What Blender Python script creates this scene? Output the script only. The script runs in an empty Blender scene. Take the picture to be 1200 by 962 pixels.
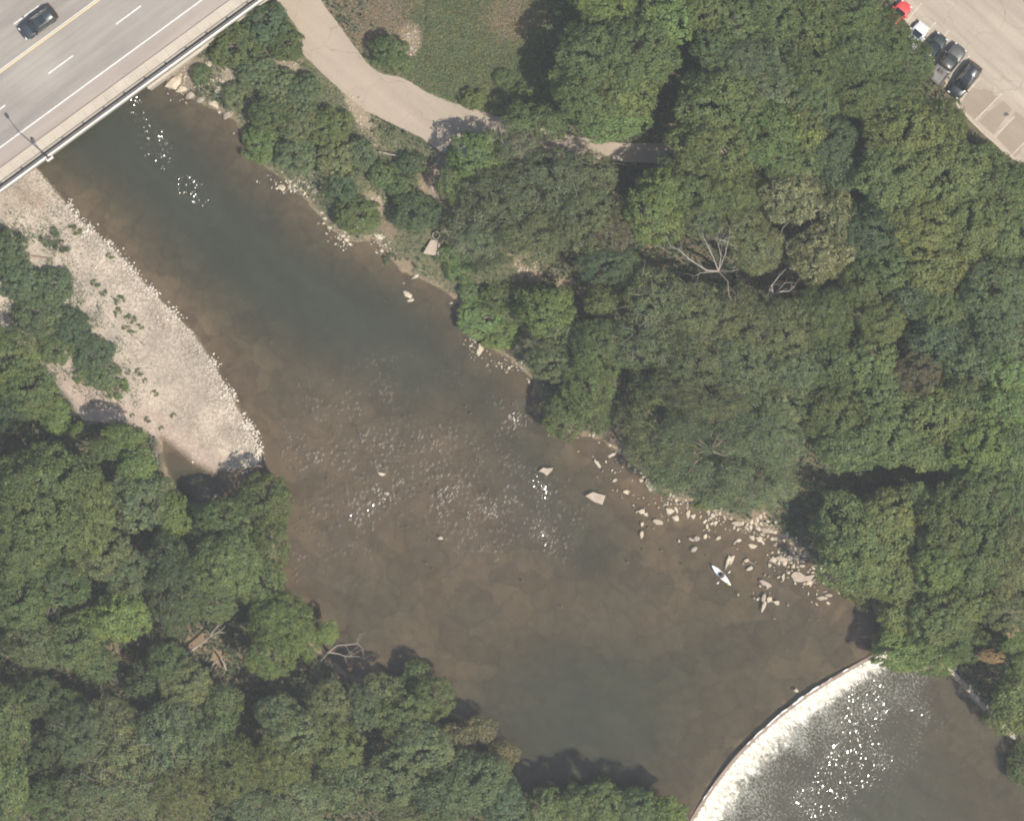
import bpy, bmesh, math, random
import numpy as np
from mathutils import Vector, Matrix, noise as mnoise

# ------------------------------------------------------------------ camera, world, sun, exposure
sc = bpy.context.scene
COL = sc.collection
CAM_H = 600.0                                   # survey aircraft height over the water, metres
cam = bpy.data.cameras.new('camera'); cam_o = bpy.data.objects.new('camera', cam); COL.objects.link(cam_o)
cam_o.location = (0, 0, CAM_H); cam.sensor_width = 36.0; cam.lens = 36.0 * CAM_H / 120.0
cam.clip_start = 1.0; cam.clip_end = 5000.0
sc.camera = cam_o
SUN_EL = math.radians(60.5); SUN_DIR = Vector((0.76 * math.cos(SUN_EL), -0.65 * math.cos(SUN_EL), math.sin(SUN_EL))).normalized()
world = bpy.data.worlds.new('World'); sc.world = world; world.use_nodes = True
wn = world.node_tree
sky = wn.nodes.new('ShaderNodeTexSky'); sky.sky_type = 'NISHITA'; sky.sun_disc = False
sky.sun_elevation = SUN_EL; sky.sun_rotation = math.atan2(SUN_DIR.x, SUN_DIR.y)
sky.air_density = 1.3; sky.dust_density = 2.0
wn.links.new(sky.outputs[0], wn.nodes['Background'].inputs[0]); wn.nodes['Background'].inputs[1].default_value = 0.11
sl = bpy.data.lights.new('sun', 'SUN'); sl.energy = 4.8; sl.angle = math.radians(0.53); sl.color = (1.0, 0.925, 0.81)
so = bpy.data.objects.new('sun', sl); COL.objects.link(so)
so.rotation_euler = (-SUN_DIR).to_track_quat('-Z', 'Y').to_euler(); so.location = (200, -200, 400)
sc.view_settings.view_transform = 'Standard'; sc.view_settings.look = 'None'
sc.view_settings.exposure = 0.59; sc.view_settings.gamma = 1.0
cy = sc.cycles
cy.filter_width = 1.9; cy.max_bounces = 6; cy.diffuse_bounces = 3; cy.glossy_bounces = 2; cy.transmission_bounces = 2
cy.transparent_max_bounces = 10; cy.volume_bounces = 0; cy.sample_clamp_indirect = 4.0
cy.caustics_reflective = False; cy.caustics_refractive = False

rng = np.random.default_rng(7); random.seed(7)

# ------------------------------------------------------------------ helpers
def W(px, py, z=0.0):
    """map position (0.1 m per unit, origin at the frame's corner) -> world point at height z below the aircraft"""
    k = (CAM_H - z) / CAM_H
    return Vector(((px - 600) * 0.1 * k, (481 - py) * 0.1 * k, z))
def to_px(x, y): return x * 10 + 600, 481 - y * 10

def tag(o, label=None, cat=None, group=None, kind=None):
    if label: o['label'] = label
    if cat: o['category'] = cat
    if group: o['group'] = group
    if kind: o['kind'] = kind
    return o
def link(o, parent=None):
    COL.objects.link(o)
    if parent is not None: o.parent = parent
    return o
def empty(name, loc=(0, 0, 0), rz=0.0):
    o = bpy.data.objects.new(name, None); o.location = loc; o.rotation_euler = (0, 0, rz)
    o.empty_display_size = 0.3
    return link(o)
def mesh(name, v, f, mat=None, smooth=False):
    me = bpy.data.meshes.new(name); me.from_pydata([tuple(map(float, q)) for q in v], [], [tuple(int(i) for i in q) for q in f])
    if mat: me.materials.append(mat)
    if smooth: me.polygons.foreach_set('use_smooth', [True] * len(me.polygons))
    me.update(); return me
def quads_mesh(name, V, mat, attr=None):
    """fast mesh of separate quads: V is (n,4,3)"""
    n = len(V); me = bpy.data.meshes.new(name)
    me.vertices.add(n * 4); me.vertices.foreach_set('co', V.reshape(-1).astype(np.float32))
    me.loops.add(n * 4); me.loops.foreach_set('vertex_index', np.arange(n * 4, dtype=np.int32))
    me.polygons.add(n); me.polygons.foreach_set('loop_start', np.arange(0, n * 4, 4, dtype=np.int32))
    me.update(calc_edges=True)
    if attr is not None:
        a = me.attributes.new('v', 'FLOAT', 'FACE'); a.data.foreach_set('value', attr.astype(np.float32))
    me.materials.append(mat); return me
def grid_mesh(name, X, Y, Z, keep=None, mat=None, attrs=None, colors=None, smooth=True):
    """X,Y,Z: (r,c) arrays; keep: (r-1,c-1) bool of cells"""
    r, c = X.shape; idx = np.arange(r * c).reshape(r, c)
    q = np.stack([idx[:-1, :-1], idx[1:, :-1], idx[1:, 1:], idx[:-1, 1:]], -1).reshape(-1, 4)
    if keep is not None: q = q[keep.reshape(-1)]
    used = np.unique(q); remap = -np.ones(r * c, dtype=np.int64); remap[used] = np.arange(len(used)); q = remap[q]
    co = np.stack([X, Y, Z], -1).reshape(-1, 3)[used]
    me = bpy.data.meshes.new(name); me.vertices.add(len(co)); me.vertices.foreach_set('co', co.reshape(-1).astype(np.float32))
    me.loops.add(q.size); me.loops.foreach_set('vertex_index', q.reshape(-1).astype(np.int32))
    me.polygons.add(len(q)); me.polygons.foreach_set('loop_start', np.arange(0, q.size, 4, dtype=np.int32))
    me.update(calc_edges=True)
    if len(me.polygons) and me.polygons[len(me.polygons) // 2].normal.z < 0: me.flip_normals()
    if smooth: me.polygons.foreach_set('use_smooth', np.ones(len(q), dtype=bool))
    for k, a in (attrs or {}).items():
        t = me.attributes.new(k, 'FLOAT', 'POINT'); t.data.foreach_set('value', a.reshape(-1)[used].astype(np.float32))
    for k, a in (colors or {}).items():
        t = me.attributes.new(k, 'FLOAT_COLOR', 'POINT')
        t.data.foreach_set('color', np.concatenate([a.reshape(-1, 3)[used], np.ones((len(used), 1))], 1).reshape(-1).astype(np.float32))
    if mat: me.materials.append(mat)
    return me
class MB:
    """collects simple solids into one mesh"""
    def __init__(s): s.v = []; s.f = []
    def add(s, v, f):
        b = len(s.v); s.v += [tuple(q) for q in v]; s.f += [tuple(i + b for i in q) for q in f]; return s
    def box(s, c, d, rz=0.0, ux=None):
        cx, cy_, cz = c; hx, hy, hz = d[0] / 2, d[1] / 2, d[2] / 2; ca, sa = math.cos(rz), math.sin(rz)
        p = [(x, y, z) for z in (-hz, hz) for x, y in ((-hx, -hy), (hx, -hy), (hx, hy), (-hx, hy))]
        p = [(cx + x * ca - y * sa, cy_ + x * sa + y * ca, cz + z) for x, y, z in p]
        return s.add(p, [(3, 2, 1, 0), (4, 5, 6, 7), (0, 1, 5, 4), (1, 2, 6, 5), (2, 3, 7, 6), (3, 0, 4, 7)])
    def tube(s, pts, rad, sides=6, cap=True):
        pts = [Vector(p) for p in pts]; n = len(pts)
        if not hasattr(rad, '__len__'): rad = [rad] * n
        V = []; up = Vector((0.13, 0.27, 0.95)).normalized()
        for i, p in enumerate(pts):
            t = (pts[min(i + 1, n - 1)] - pts[max(i - 1, 0)])
            t = t.normalized() if t.length > 1e-6 else Vector((0, 0, 1))
            a = t.cross(up)
            if a.length < 1e-3: a = t.cross(Vector((1, 0, 0)))
            a.normalize(); b = t.cross(a)
            for k in range(sides):
                w = 2 * math.pi * k / sides; V.append(p + (a * math.cos(w) + b * math.sin(w)) * rad[i])
        F = []
        for i in range(n - 1):
            for k in range(sides):
                k2 = (k + 1) % sides; F.append((i * sides + k, i * sides + k2, (i + 1) * sides + k2, (i + 1) * sides + k))
        if cap: F.append(tuple(range(sides))); F.append(tuple((n - 1) * sides + k for k in reversed(range(sides))))
        return s.add(V, F)
    def lathe(s, prof, sides=16, c=(0, 0, 0)):
        V = []; F = []
        for r, z in prof:
            for k in range(sides):
                w = 2 * math.pi * k / sides; V.append((c[0] + r * math.cos(w), c[1] + r * math.sin(w), c[2] + z))
        for i in range(len(prof) - 1):
            for k in range(sides):
                k2 = (k + 1) % sides; F.append((i * sides + k, i * sides + k2, (i + 1) * sides + k2, (i + 1) * sides + k))
        return s.add(V, F)
    def loft(s, rings, close=True, caps=True):
        n = len(rings[0]); V = [p for r in rings for p in r]; F = []
        for i in range(len(rings) - 1):
            for k in range(n if close else n - 1):
                k2 = (k + 1) % n; F.append((i * n + k, i * n + k2, (i + 1) * n + k2, (i + 1) * n + k))
        if caps: F.append(tuple(reversed(range(n)))); F.append(tuple((len(rings) - 1) * n + k for k in range(n)))
        return s.add(V, F)
    def build(s, name, mat, parent=None, smooth=False, loc=None):
        o = bpy.data.objects.new(name, mesh(name, s.v, s.f, mat, smooth)); link(o, parent)
        if loc is not None: o.location = loc
        return o
def recalc(o):
    bm = bmesh.new(); bm.from_mesh(o.data); bmesh.ops.recalc_face_normals(bm, faces=bm.faces); bm.to_mesh(o.data); bm.free(); return o

# ------------------------------------------------------------------ materials
def nodes(name):
    m = bpy.data.materials.new(name); m.use_nodes = True; t = m.node_tree
    for n in list(t.nodes): t.nodes.remove(n)
    out = t.nodes.new('ShaderNodeOutputMaterial'); return m, t, out
def N(t, kind, **kw):
    n = t.nodes.new(kind)
    for k, v in kw.items():
        if k in n.inputs: n.inputs[k].default_value = v
        else: setattr(n, k, v)
    return n
def math_node(t, op, a, b=None, c=None, clamp=False):
    n = t.nodes.new('ShaderNodeMath'); n.operation = op; n.use_clamp = clamp
    for i, x in enumerate((a, b, c)):
        if x is None: continue
        if isinstance(x, (int, float)): n.inputs[i].default_value = x
        else: t.links.new(x, n.inputs[i])
    return n.outputs[0]
def noise_tex(t, scale, detail=4, rough=0.55, coord=None, dist=0.0):
    n = t.nodes.new('ShaderNodeTexNoise'); n.inputs['Scale'].default_value = scale; n.inputs['Detail'].default_value = detail
    n.inputs['Roughness'].default_value = rough; n.inputs['Distortion'].default_value = dist
    if coord is not None: t.links.new(coord, n.inputs['Vector'])
    return n.outputs[0]
def ramp(t, fac, stops):
    n = t.nodes.new('ShaderNodeValToRGB'); e = n.color_ramp.elements
    while len(e) < len(stops): e.new(0.5)
    for i, (p, c) in enumerate(stops):
        e[i].position = p; e[i].color = (c, c, c, 1) if isinstance(c, (int, float)) else (*c, 1)
    t.links.new(fac, n.inputs[0]); return n.outputs[0]
def mixcol(t, fac, a, b, kind='MIX'):
    n = t.nodes.new('ShaderNodeMix'); n.data_type = 'RGBA'; n.blend_type = kind
    for i, x in ((0, fac), (6, a), (7, b)):
        if isinstance(x, (int, float)): n.inputs[i].default_value = x
        elif isinstance(x, tuple): n.inputs[i].default_value = (*x, 1)
        else: t.links.new(x, n.inputs[i])
    return n.outputs[2]
def geo_pos(t): return t.nodes.new('ShaderNodeNewGeometry').outputs['Position']
def bump(t, h, strength, dist):
    b = t.nodes.new('ShaderNodeBump'); b.inputs['Strength'].default_value = strength; b.inputs['Distance'].default_value = dist
    t.links.new(h, b.inputs['Height']); return b.outputs[0]
def stained(name, c1, c2, scale=1.0, rough=0.85, fine=12.0, amt=0.25, bumpd=0.01, obj_coord=False, metallic=0.0, spec=0.3):
    """two-tone weathered surface with fine grain"""
    m, t, out = nodes(name); p = N(t, 'ShaderNodeBsdfPrincipled'); p.inputs['Roughness'].default_value = rough
    p.inputs['Metallic'].default_value = metallic; p.inputs['Specular IOR Level'].default_value = spec
    co = t.nodes.new('ShaderNodeTexCoord').outputs['Object'] if obj_coord else geo_pos(t)
    a = noise_tex(t, scale, 5, 0.6, co); b = noise_tex(t, fine, 3, 0.7, co)
    c = mixcol(t, ramp(t, a, [(0.35, 0.0), (0.65, 1.0)]), c1, c2)
    k = ramp(t, b, [(0.3, 1 - amt), (0.7, 1 + amt)])
    c = mixcol(t, 1.0, c, k, 'MULTIPLY')
    t.links.new(c, p.inputs['Base Color'])
    if bumpd: t.links.new(bump(t, b, 0.6, bumpd), p.inputs['Normal'])
    t.links.new(p.outputs[0], out.inputs[0]); return m
def paint(name, c, rough=0.3, coat=0.5, metallic=0.2):
    m, t, out = nodes(name); p = N(t, 'ShaderNodeBsdfPrincipled')
    co = t.nodes.new('ShaderNodeTexCoord').outputs['Object']
    n = ramp(t, noise_tex(t, 3.0, 5, 0.7, co), [(0.3, 0.85), (0.7, 1.1)])
    t.links.new(mixcol(t, 1.0, c, n, 'MULTIPLY'), p.inputs['Base Color'])
    p.inputs['Roughness'].default_value = rough; p.inputs['Coat Weight'].default_value = coat; p.inputs['Metallic'].default_value = metallic
    p.inputs['Coat Roughness'].default_value = 0.08
    t.links.new(p.outputs[0], out.inputs[0]); return m
def leaf_mat(name, blossoms=None, spread=0.5):
    """leaf surface: the object's own colour, varied leaf by leaf and twig by twig"""
    m, t, out = nodes(name)
    oi = t.nodes.new('ShaderNodeObjectInfo'); at = t.nodes.new('ShaderNodeAttribute'); at.attribute_name = 'v'
    co = t.nodes.new('ShaderNodeTexCoord').outputs['Object']
    k = math_node(t, 'MULTIPLY_ADD', at.outputs['Fac'], spread * 1.2, 1 - spread * 0.6)
    patch = noise_tex(t, 0.7, 3, 0.6, co)
    c = mixcol(t, 1.0, oi.outputs['Color'], k, 'MULTIPLY')
    hue = mixcol(t, ramp(t, patch, [(0.35, 0.0), (0.7, 1.0)]), (0.88, 0.98, 1.0), (1.16, 1.06, 0.88))
    c = mixcol(t, 1.0, c, hue, 'MULTIPLY')
    if blossoms:
        sel = math_node(t, 'GREATER_THAN', at.outputs['Fac'], 0.62)
        c = mixcol(t, sel, c, blossoms)
    d = t.nodes.new('ShaderNodeBsdfDiffuse'); tr = t.nodes.new('ShaderNodeBsdfTranslucent'); g = t.nodes.new('ShaderNodeBsdfGlossy')
    g.inputs['Roughness'].default_value = 0.5; g.inputs['Color'].default_value = (0.5, 0.5, 0.5, 1)
    t.links.new(c, d.inputs[0]); t.links.new(c, tr.inputs[0])
    m1 = t.nodes.new('ShaderNodeMixShader'); m1.inputs[0].default_value = 0.36
    t.links.new(d.outputs[0], m1.inputs[1]); t.links.new(tr.outputs[0], m1.inputs[2])
    m2 = t.nodes.new('ShaderNodeMixShader'); m2.inputs[0].default_value = 0.02
    t.links.new(m1.outputs[0], m2.inputs[1]); t.links.new(g.outputs[0], m2.inputs[2])
    t.links.new(m2.outputs[0], out.inputs[0]); return m

M = {}
M['leaf'] = leaf_mat('leaf_surface'); M['leaf_fine'] = leaf_mat('fine_leaf_surface', spread=0.75)
M['leaf_bloom'] = leaf_mat('blossoming_leaf_surface', blossoms=(0.25, 0.25, 0.125)); M['leaf_gold'] = leaf_mat('yellow_flecked_leaf_surface', blossoms=(0.20, 0.23, 0.055))
M['bark'] = stained('bark', (0.10, 0.08, 0.06), (0.16, 0.13, 0.10), 2.0, 0.9)
M['deadwood'] = stained('weathered_dead_wood', (0.19, 0.168, 0.14), (0.27, 0.24, 0.205), 2.0, 0.9)
M['brownwood'] = stained('brown_dead_wood', (0.19, 0.12, 0.08), (0.30, 0.21, 0.15), 2.0, 0.9)
M['rock'] = stained('limestone', (0.425, 0.374, 0.289), (0.357, 0.297, 0.221), 1.2, 0.85, 5.0, 0.22, 0.02)
M['rock_grey'] = stained('wet_limestone', (0.20, 0.175, 0.14), (0.28, 0.24, 0.19), 1.2, 0.6, 5.0, 0.2, 0.02)
M['slab_rock'] = stained('tan_slab_rock', (0.255, 0.212, 0.166), (0.315, 0.264, 0.212), 1.0, 0.85, 4.0, 0.16, 0.02)
M['concrete'] = stained('pale_concrete', (0.315, 0.275, 0.22), (0.365, 0.325, 0.265), 0.4, 0.9, 6.0, 0.1, 0.004)
M['concrete_white'] = stained('white_parapet_concrete', (0.50, 0.475, 0.43), (0.58, 0.555, 0.51), 0.5, 0.85, 5.0, 0.06, 0.004)
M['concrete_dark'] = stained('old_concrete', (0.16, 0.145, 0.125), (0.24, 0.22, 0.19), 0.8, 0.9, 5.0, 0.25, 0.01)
M['parapet_shade'] = stained('painted_parapet_shade', (0.11, 0.09, 0.075), (0.14, 0.118, 0.098), 0.8, 0.9, 5.0, 0.25, 0.01)  # dark tone stands for the parapet's shadow band
M['steel_dark'] = stained('dark_painted_steel', (0.045, 0.042, 0.038), (0.06, 0.055, 0.05), 3.0, 0.5, 20, 0.1, 0)
M['steel'] = stained('galvanised_steel', (0.16, 0.155, 0.15), (0.2, 0.195, 0.19), 3.0, 0.5, 20, 0.1, 0)
M['line_white'] = stained('white_road_paint', (0.52, 0.51, 0.48), (0.42, 0.41, 0.385), 2.0, 0.7, 9, 0.12, 0)
M['line_yellow'] = stained('yellow_road_paint', (0.48, 0.36, 0.17), (0.52, 0.41, 0.24), 2.0, 0.7, 9, 0.12, 0)
M['line_faded'] = stained('faded_stall_paint', (0.416, 0.376, 0.304), (0.336, 0.296, 0.240), 1.0, 0.8, 7, 0.25, 0)
M['tyre'] = stained('tyre_rubber', (0.02, 0.02, 0.02), (0.03, 0.03, 0.03), 5, 0.8, 20, 0.1, 0)
M['rim'] = stained('wheel_alloy', (0.5, 0.5, 0.5), (0.6, 0.6, 0.6), 5, 0.35, 20, 0.05, 0, metallic=0.8)
M['glass_dark'] = paint('tinted_car_glass', (0.012, 0.016, 0.018), 0.06, 0.6, 0.0)
M['lamp_red'] = paint('red_lamp_plastic', (0.35, 0.02, 0.02), 0.2, 0.6, 0.0)
M['lamp_clear'] = paint('clear_lamp_plastic', (0.6, 0.6, 0.6), 0.15, 0.8, 0.1)
M['car_dark'] = paint('dark_grey_car_paint', (0.035, 0.042, 0.046), 0.35, 0.25, 0.3)
M['car_black'] = paint('black_car_paint', (0.022, 0.028, 0.033), 0.35, 0.25, 0.3)
M['car_grey'] = paint('grey_pickup_paint', (0.075, 0.075, 0.07), 0.4, 0.25, 0.3)
M['car_green'] = paint('dark_green_car_paint', (0.03, 0.04, 0.035), 0.35, 0.3, 0.3)
M['car_white'] = paint('white_car_paint', (0.52, 0.53, 0.54), 0.35, 0.4, 0.0)
M['car_red'] = paint('red_car_paint', (0.50, 0.055, 0.05), 0.35, 0.4, 0.1)
M['liner'] = stained('ribbed_bed_liner', (0.10, 0.09, 0.085), (0.14, 0.13, 0.12), 4, 0.6, 20, 0.15, 0)

def road_mat(name, c1, c2, along, streak, crack=0.0, rough=0.9):
    """paving: blotches, wheel-track streaks along the lane and fine aggregate"""
    m, t, out = nodes(name); p = N(t, 'ShaderNodeBsdfPrincipled'); p.inputs['Roughness'].default_value = rough
    p.inputs['Specular IOR Level'].default_value = 0.2
    pos = geo_pos(t); mp = t.nodes.new('ShaderNodeMapping'); mp.vector_type = 'TEXTURE'
    mp.inputs['Rotation'].default_value = (0, 0, along); mp.inputs['Scale'].default_value = (14, 1, 1); t.links.new(pos, mp.inputs[0])
    s = noise_tex(t, 0.9, 4, 0.6, mp.outputs[0]); a = noise_tex(t, 0.12, 5, 0.6, pos); f = noise_tex(t, 9.0, 3, 0.7, pos)
    c = mixcol(t, ramp(t, a, [(0.35, 0.0), (0.65, 1.0)]), c1, c2)
    c = mixcol(t, 1.0, c, ramp(t, s, [(0.3, 1 - streak), (0.7, 1 + streak)]), 'MULTIPLY')
    c = mixcol(t, 1.0, c, ramp(t, f, [(0.3, 0.88), (0.7, 1.1)]), 'MULTIPLY')
    if crack:
        v = t.nodes.new('ShaderNodeTexVoronoi'); v.feature = 'DISTANCE_TO_EDGE'; v.inputs['Scale'].default_value = 0.16
        w = t.nodes.new('ShaderNodeVectorMath'); w.operation = 'MULTIPLY_ADD'
        nz = t.nodes.new('ShaderNodeTexNoise'); nz.inputs['Scale'].default_value = 0.5; t.links.new(pos, nz.inputs['Vector'])
        t.links.new(nz.outputs['Color'], w.inputs[0]); w.inputs[1].default_value = (2.5, 2.5, 0); t.links.new(pos, w.inputs[2])
        t.links.new(w.outputs[0], v.inputs['Vector'])
        k = ramp(t, v.outputs['Distance'], [(0.0, 1 - crack), (0.012, 1.0)])
        c = mixcol(t, 1.0, c, k, 'MULTIPLY')
    t.links.new(c, p.inputs['Base Color']); t.links.new(bump(t, f, 0.4, 0.006), p.inputs['Normal'])
    t.links.new(p.outputs[0], out.inputs[0]); return m
# ------------------------------------------------------------------ the lie of the land (map units: 0.1 m)
RIVER = [(-60, -90), (60, -40), (150, 40), (195, 93), (205, 104), (225, 116), (245, 126), (262, 133), (276, 142), (288, 168), (303, 190), (326, 206), (350, 226), (374, 252),
         (386, 268), (415, 285), (440, 281), (455, 298), (470, 318), (492, 326), (520, 340), (543, 362), (546, 385), (570, 406), (600, 421), (622, 442), (640, 482), (668, 508),
         (700, 514), (726, 530), (752, 556), (782, 580), (816, 592), (850, 606), (884, 614), (922, 632), (952, 660), (986, 690), (1022, 712), (1040, 742), (1030, 768), (1062, 786),
         (1108, 786), (1135, 815), (1165, 846), (1186, 872), (1198, 905), (1240, 960), (1400, 1150), (1300, 1400), (900, 1250), (835, 1010), (812, 968), (720, 965), (630, 952),
         (592, 922), (552, 882), (500, 832), (450, 802), (408, 790), (376, 762), (350, 722), (325, 690), (323, 640), (310, 600), (262, 600), (218, 588), (196, 552), (188, 512),
         (206, 524), (226, 542), (248, 553), (272, 552), (300, 545), (299, 515), (281, 485), (266, 455), (246, 420), (226, 390), (201, 365), (176, 340), (150, 310), (126, 285),
         (100, 264), (76, 238), (50, 206), (0, 150), (-120, 60), (-300, 0), (-300, -90)]
BAR = [(-60, 200), (45, 200), (56, 212), (76, 238), (100, 264), (126, 285), (150, 310), (176, 340), (201, 365), (226, 390), (246, 420), (266, 455), (281, 485), (299, 515), (300, 545),
       (272, 552), (248, 553), (226, 542), (206, 524), (188, 512), (178, 505), (150, 495), (118, 492), (100, 488), (78, 462), (56, 436), (20, 400), (-60, 350)]
SAND = [(56, 430), (80, 440), (130, 468), (170, 478), (200, 492), (235, 520), (262, 535), (262, 556), (226, 546), (206, 528), (188, 514), (150, 497), (118, 494), (100, 488), (78, 462)]
PATH_L = [(312, -62), (318, -40), (325, 2), (346, 30), (353, 60), (374, 82), (402, 108), (430, 130), (462, 146), (496, 163), (522, 180), (560, 188), (620, 186), (690, 186), (730, 190), (780, 192), (850, 196), (930, 190)]
PATH_R = [(350, -62), (362, -40), (376, 0), (396, 28), (416, 56), (430, 74), (446, 86), (472, 92), (500, 108), (520, 117), (560, 130), (600, 142), (650, 154), (690, 163), (730, 168), (780, 168), (850, 170), (930, 165)]
TRAIL = [(512, 170), (520, 185), (522, 205), (514, 228), (500, 250)]
LOT = [(1032, -60), (1050, 4), (1058, 20), (1080, 48), (1100, 80), (1118, 118), (1125, 129), (1153, 157), (1176, 179), (1200, 196), (1256, 238), (1256, -62), (1032, -62)]
WEIR = [(800, 978), (819, 945), (838, 917), (860, 889), (880, 868), (901, 849), (923, 830), (945, 814), (965, 801), (985, 789), (1004, 778), (1026, 766), (1050, 754)]
DOWN = WEIR + [(1120, 740), (1500, 900), (1500, 1500), (800, 1500)]

def seg_dist(X, Y, pts, closed=False):
    d = np.full(X.shape, 1e9)
    P = list(pts) + ([pts[0]] if closed else [])
    for (ax, ay), (bx, by) in zip(P[:-1], P[1:]):
        dx, dy = bx - ax, by - ay; L = dx * dx + dy * dy + 1e-9
        t = np.clip(((X - ax) * dx + (Y - ay) * dy) / L, 0, 1)
        d = np.minimum(d, np.hypot(X - ax - t * dx, Y - ay - t * dy))
    return d
def inside(X, Y, poly):
    r = np.zeros(X.shape, dtype=bool); n = len(poly)
    for i in range(n):
        ax, ay = poly[i]; bx, by = poly[(i + 1) % n]
        if ay == by: continue
        c = ((ay > Y) != (by > Y)) & (X < (bx - ax) * (Y - ay) / (by - ay) + ax); r ^= c
    return r
def sd(X, Y, poly):
    d = seg_dist(X, Y, poly, True); return np.where(inside(X, Y, poly), d, -d)
def sm(t): t = np.clip(t, 0, 1); return t * t * (3 - 2 * t)
_tab = rng.random((64, 64))
def vnoise(X, Y, s, oct=3):
    """smooth value noise, 0..1, feature size s (map units)"""
    out = np.zeros(X.shape); amp = 1.0; tot = 0
    for o in range(oct):
        x = X / s * 2 ** o + 17.3 * o; y = Y / s * 2 ** o + 5.1 * o
        i = np.floor(x).astype(int); j = np.floor(y).astype(int); fx = sm(x - i); fy = sm(y - j)
        g = lambda a, b: _tab[a % 64, b % 64]
        out += amp * ((g(i, j) * (1 - fx) + g(i + 1, j) * fx) * (1 - fy) + (g(i, j + 1) * (1 - fx) + g(i + 1, j + 1) * fx) * fy)
        tot += amp; amp *= 0.5
    return out / tot
def blob(X, Y, cx, cy_, rx, ry=None, ang=0.0):
    ry = ry or rx; ca, sa = math.cos(ang), math.sin(ang); dx, dy = X - cx, Y - cy_
    return np.exp(-(((dx * ca + dy * sa) / rx) ** 2 + ((-dx * sa + dy * ca) / ry) ** 2))

fine_x = np.arange(-66, 1270, 3.0); fine_y = np.arange(-66, 1030, 3.0)
gx = np.concatenate([np.array([-1800, -1400, -1000, -700, -450, -280, -160, -100]), fine_x, np.array([1300, 1360, 1450, 1600, 1850, 2200, 2700, 3100])])
gy = np.concatenate([np.array([-1900, -1500, -1100, -700, -450, -280, -160, -100]), fine_y, np.array([1060, 1120, 1200, 1350, 1600, 2000, 2500, 2900])])
GX, GY = np.meshgrid(gx, gy)
PATH = PATH_L + PATH_R[::-1]
d_river = sd(GX, GY, RIVER); d_bar = sd(GX, GY, BAR); d_path = sd(GX, GY, PATH); d_lot = sd(GX, GY, LOT); d_weir = sd(GX, GY, DOWN)
d_trail = seg_dist(GX, GY, TRAIL)
wob = vnoise(GX, GY, 26, 3) - 0.5
land = 0.12 + 1.9 * sm((-d_river + wob * 14) / 55) + 1.0 * sm((-d_river - 150) / 300) * (GX > 500)
barz = 0.02 + 0.55 * sm(-d_river / 75) + 0.10 * (vnoise(GX, GY, 14, 3) - 0.5) * sm(-d_river / 20)
wb = sm((d_bar + 14) / 22)
Z = land * (1 - wb) + barz * wb
rough = sm((-d_path) / 12) * sm((-d_lot) / 20) * (1 - wb)
Z = Z + 0.35 * (vnoise(GX, GY, 40, 4) - 0.5) * rough * sm(-d_river / 30)
Z = np.where(d_lot > -25, Z * sm((-d_lot) / 25) + 3.0 * (1 - sm((-d_lot) / 25)), Z)
depth = 0.10 + 0.75 * sm(d_river / 95)
bedz = -depth + 0.08 * (vnoise(GX, GY, 9, 3) - 0.5)
drop = 1.3 * sm((d_weir - 2) / 10)
Z = np.where(d_river > 0, bedz - drop, Z)
near_down = sm((d_river + 14) / 14) * (d_weir > 0)
Z = np.where((d_river <= 0) & (d_weir > 0), Z - 0.9 * near_down, Z)
def hz(px, py):
    """ground height at a map position"""
    i = min(max(np.searchsorted(gx, px) - 1, 0), len(gx) - 2); j = min(max(np.searchsorted(gy, py) - 1, 0), len(gy) - 2)
    u = (px - gx[i]) / (gx[i + 1] - gx[i]); v = (py - gy[j]) / (gy[j + 1] - gy[j])
    return float((Z[j, i] * (1 - u) + Z[j, i + 1] * u) * (1 - v) + (Z[j + 1, i] * (1 - u) + Z[j + 1, i + 1] * u) * v)

# --- what the ground is made of
n1 = vnoise(GX, GY, 22, 4); n2 = vnoise(GX + 900, GY + 300, 8, 3); n3 = vnoise(GX + 400, GY - 700, 60, 3)
def lay(col, w, c):
    w = np.clip(w, 0, 1)[..., None]; return col * (1 - w) + np.array(c) * w
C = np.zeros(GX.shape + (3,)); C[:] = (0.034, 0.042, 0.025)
C = lay(C, sm((n1 - 0.45) * 5), (0.044, 0.046, 0.029))
meadow = np.maximum(blob(GX, GY, 560, 40, 110, 90), blob(GX, GY, 640, 110, 40, 30))
C = lay(C, sm(meadow * 2.2), (0.085, 0.115, 0.052))
C = lay(C, sm((blob(GX, GY, 598, 22, 44, 38) + (n2 - 0.5) * 0.7) * 1.5) * 0.9, (0.17, 0.135, 0.075))
verge = sm((blob(GX, GY, 340, 110, 80, 110, 0.6) + blob(GX, GY, 450, 230, 90, 60, 0.7) + blob(GX, GY, 560, 350, 90, 60, 0.7)) * 1.6)
C = lay(C, verge, (0.085, 0.105, 0.052))
C = lay(C, sm((blob(GX, GY, 432, 22, 48, 40) + (n2 - 0.5) * 0.5) * 2.2), (0.16, 0.125, 0.09))
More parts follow.
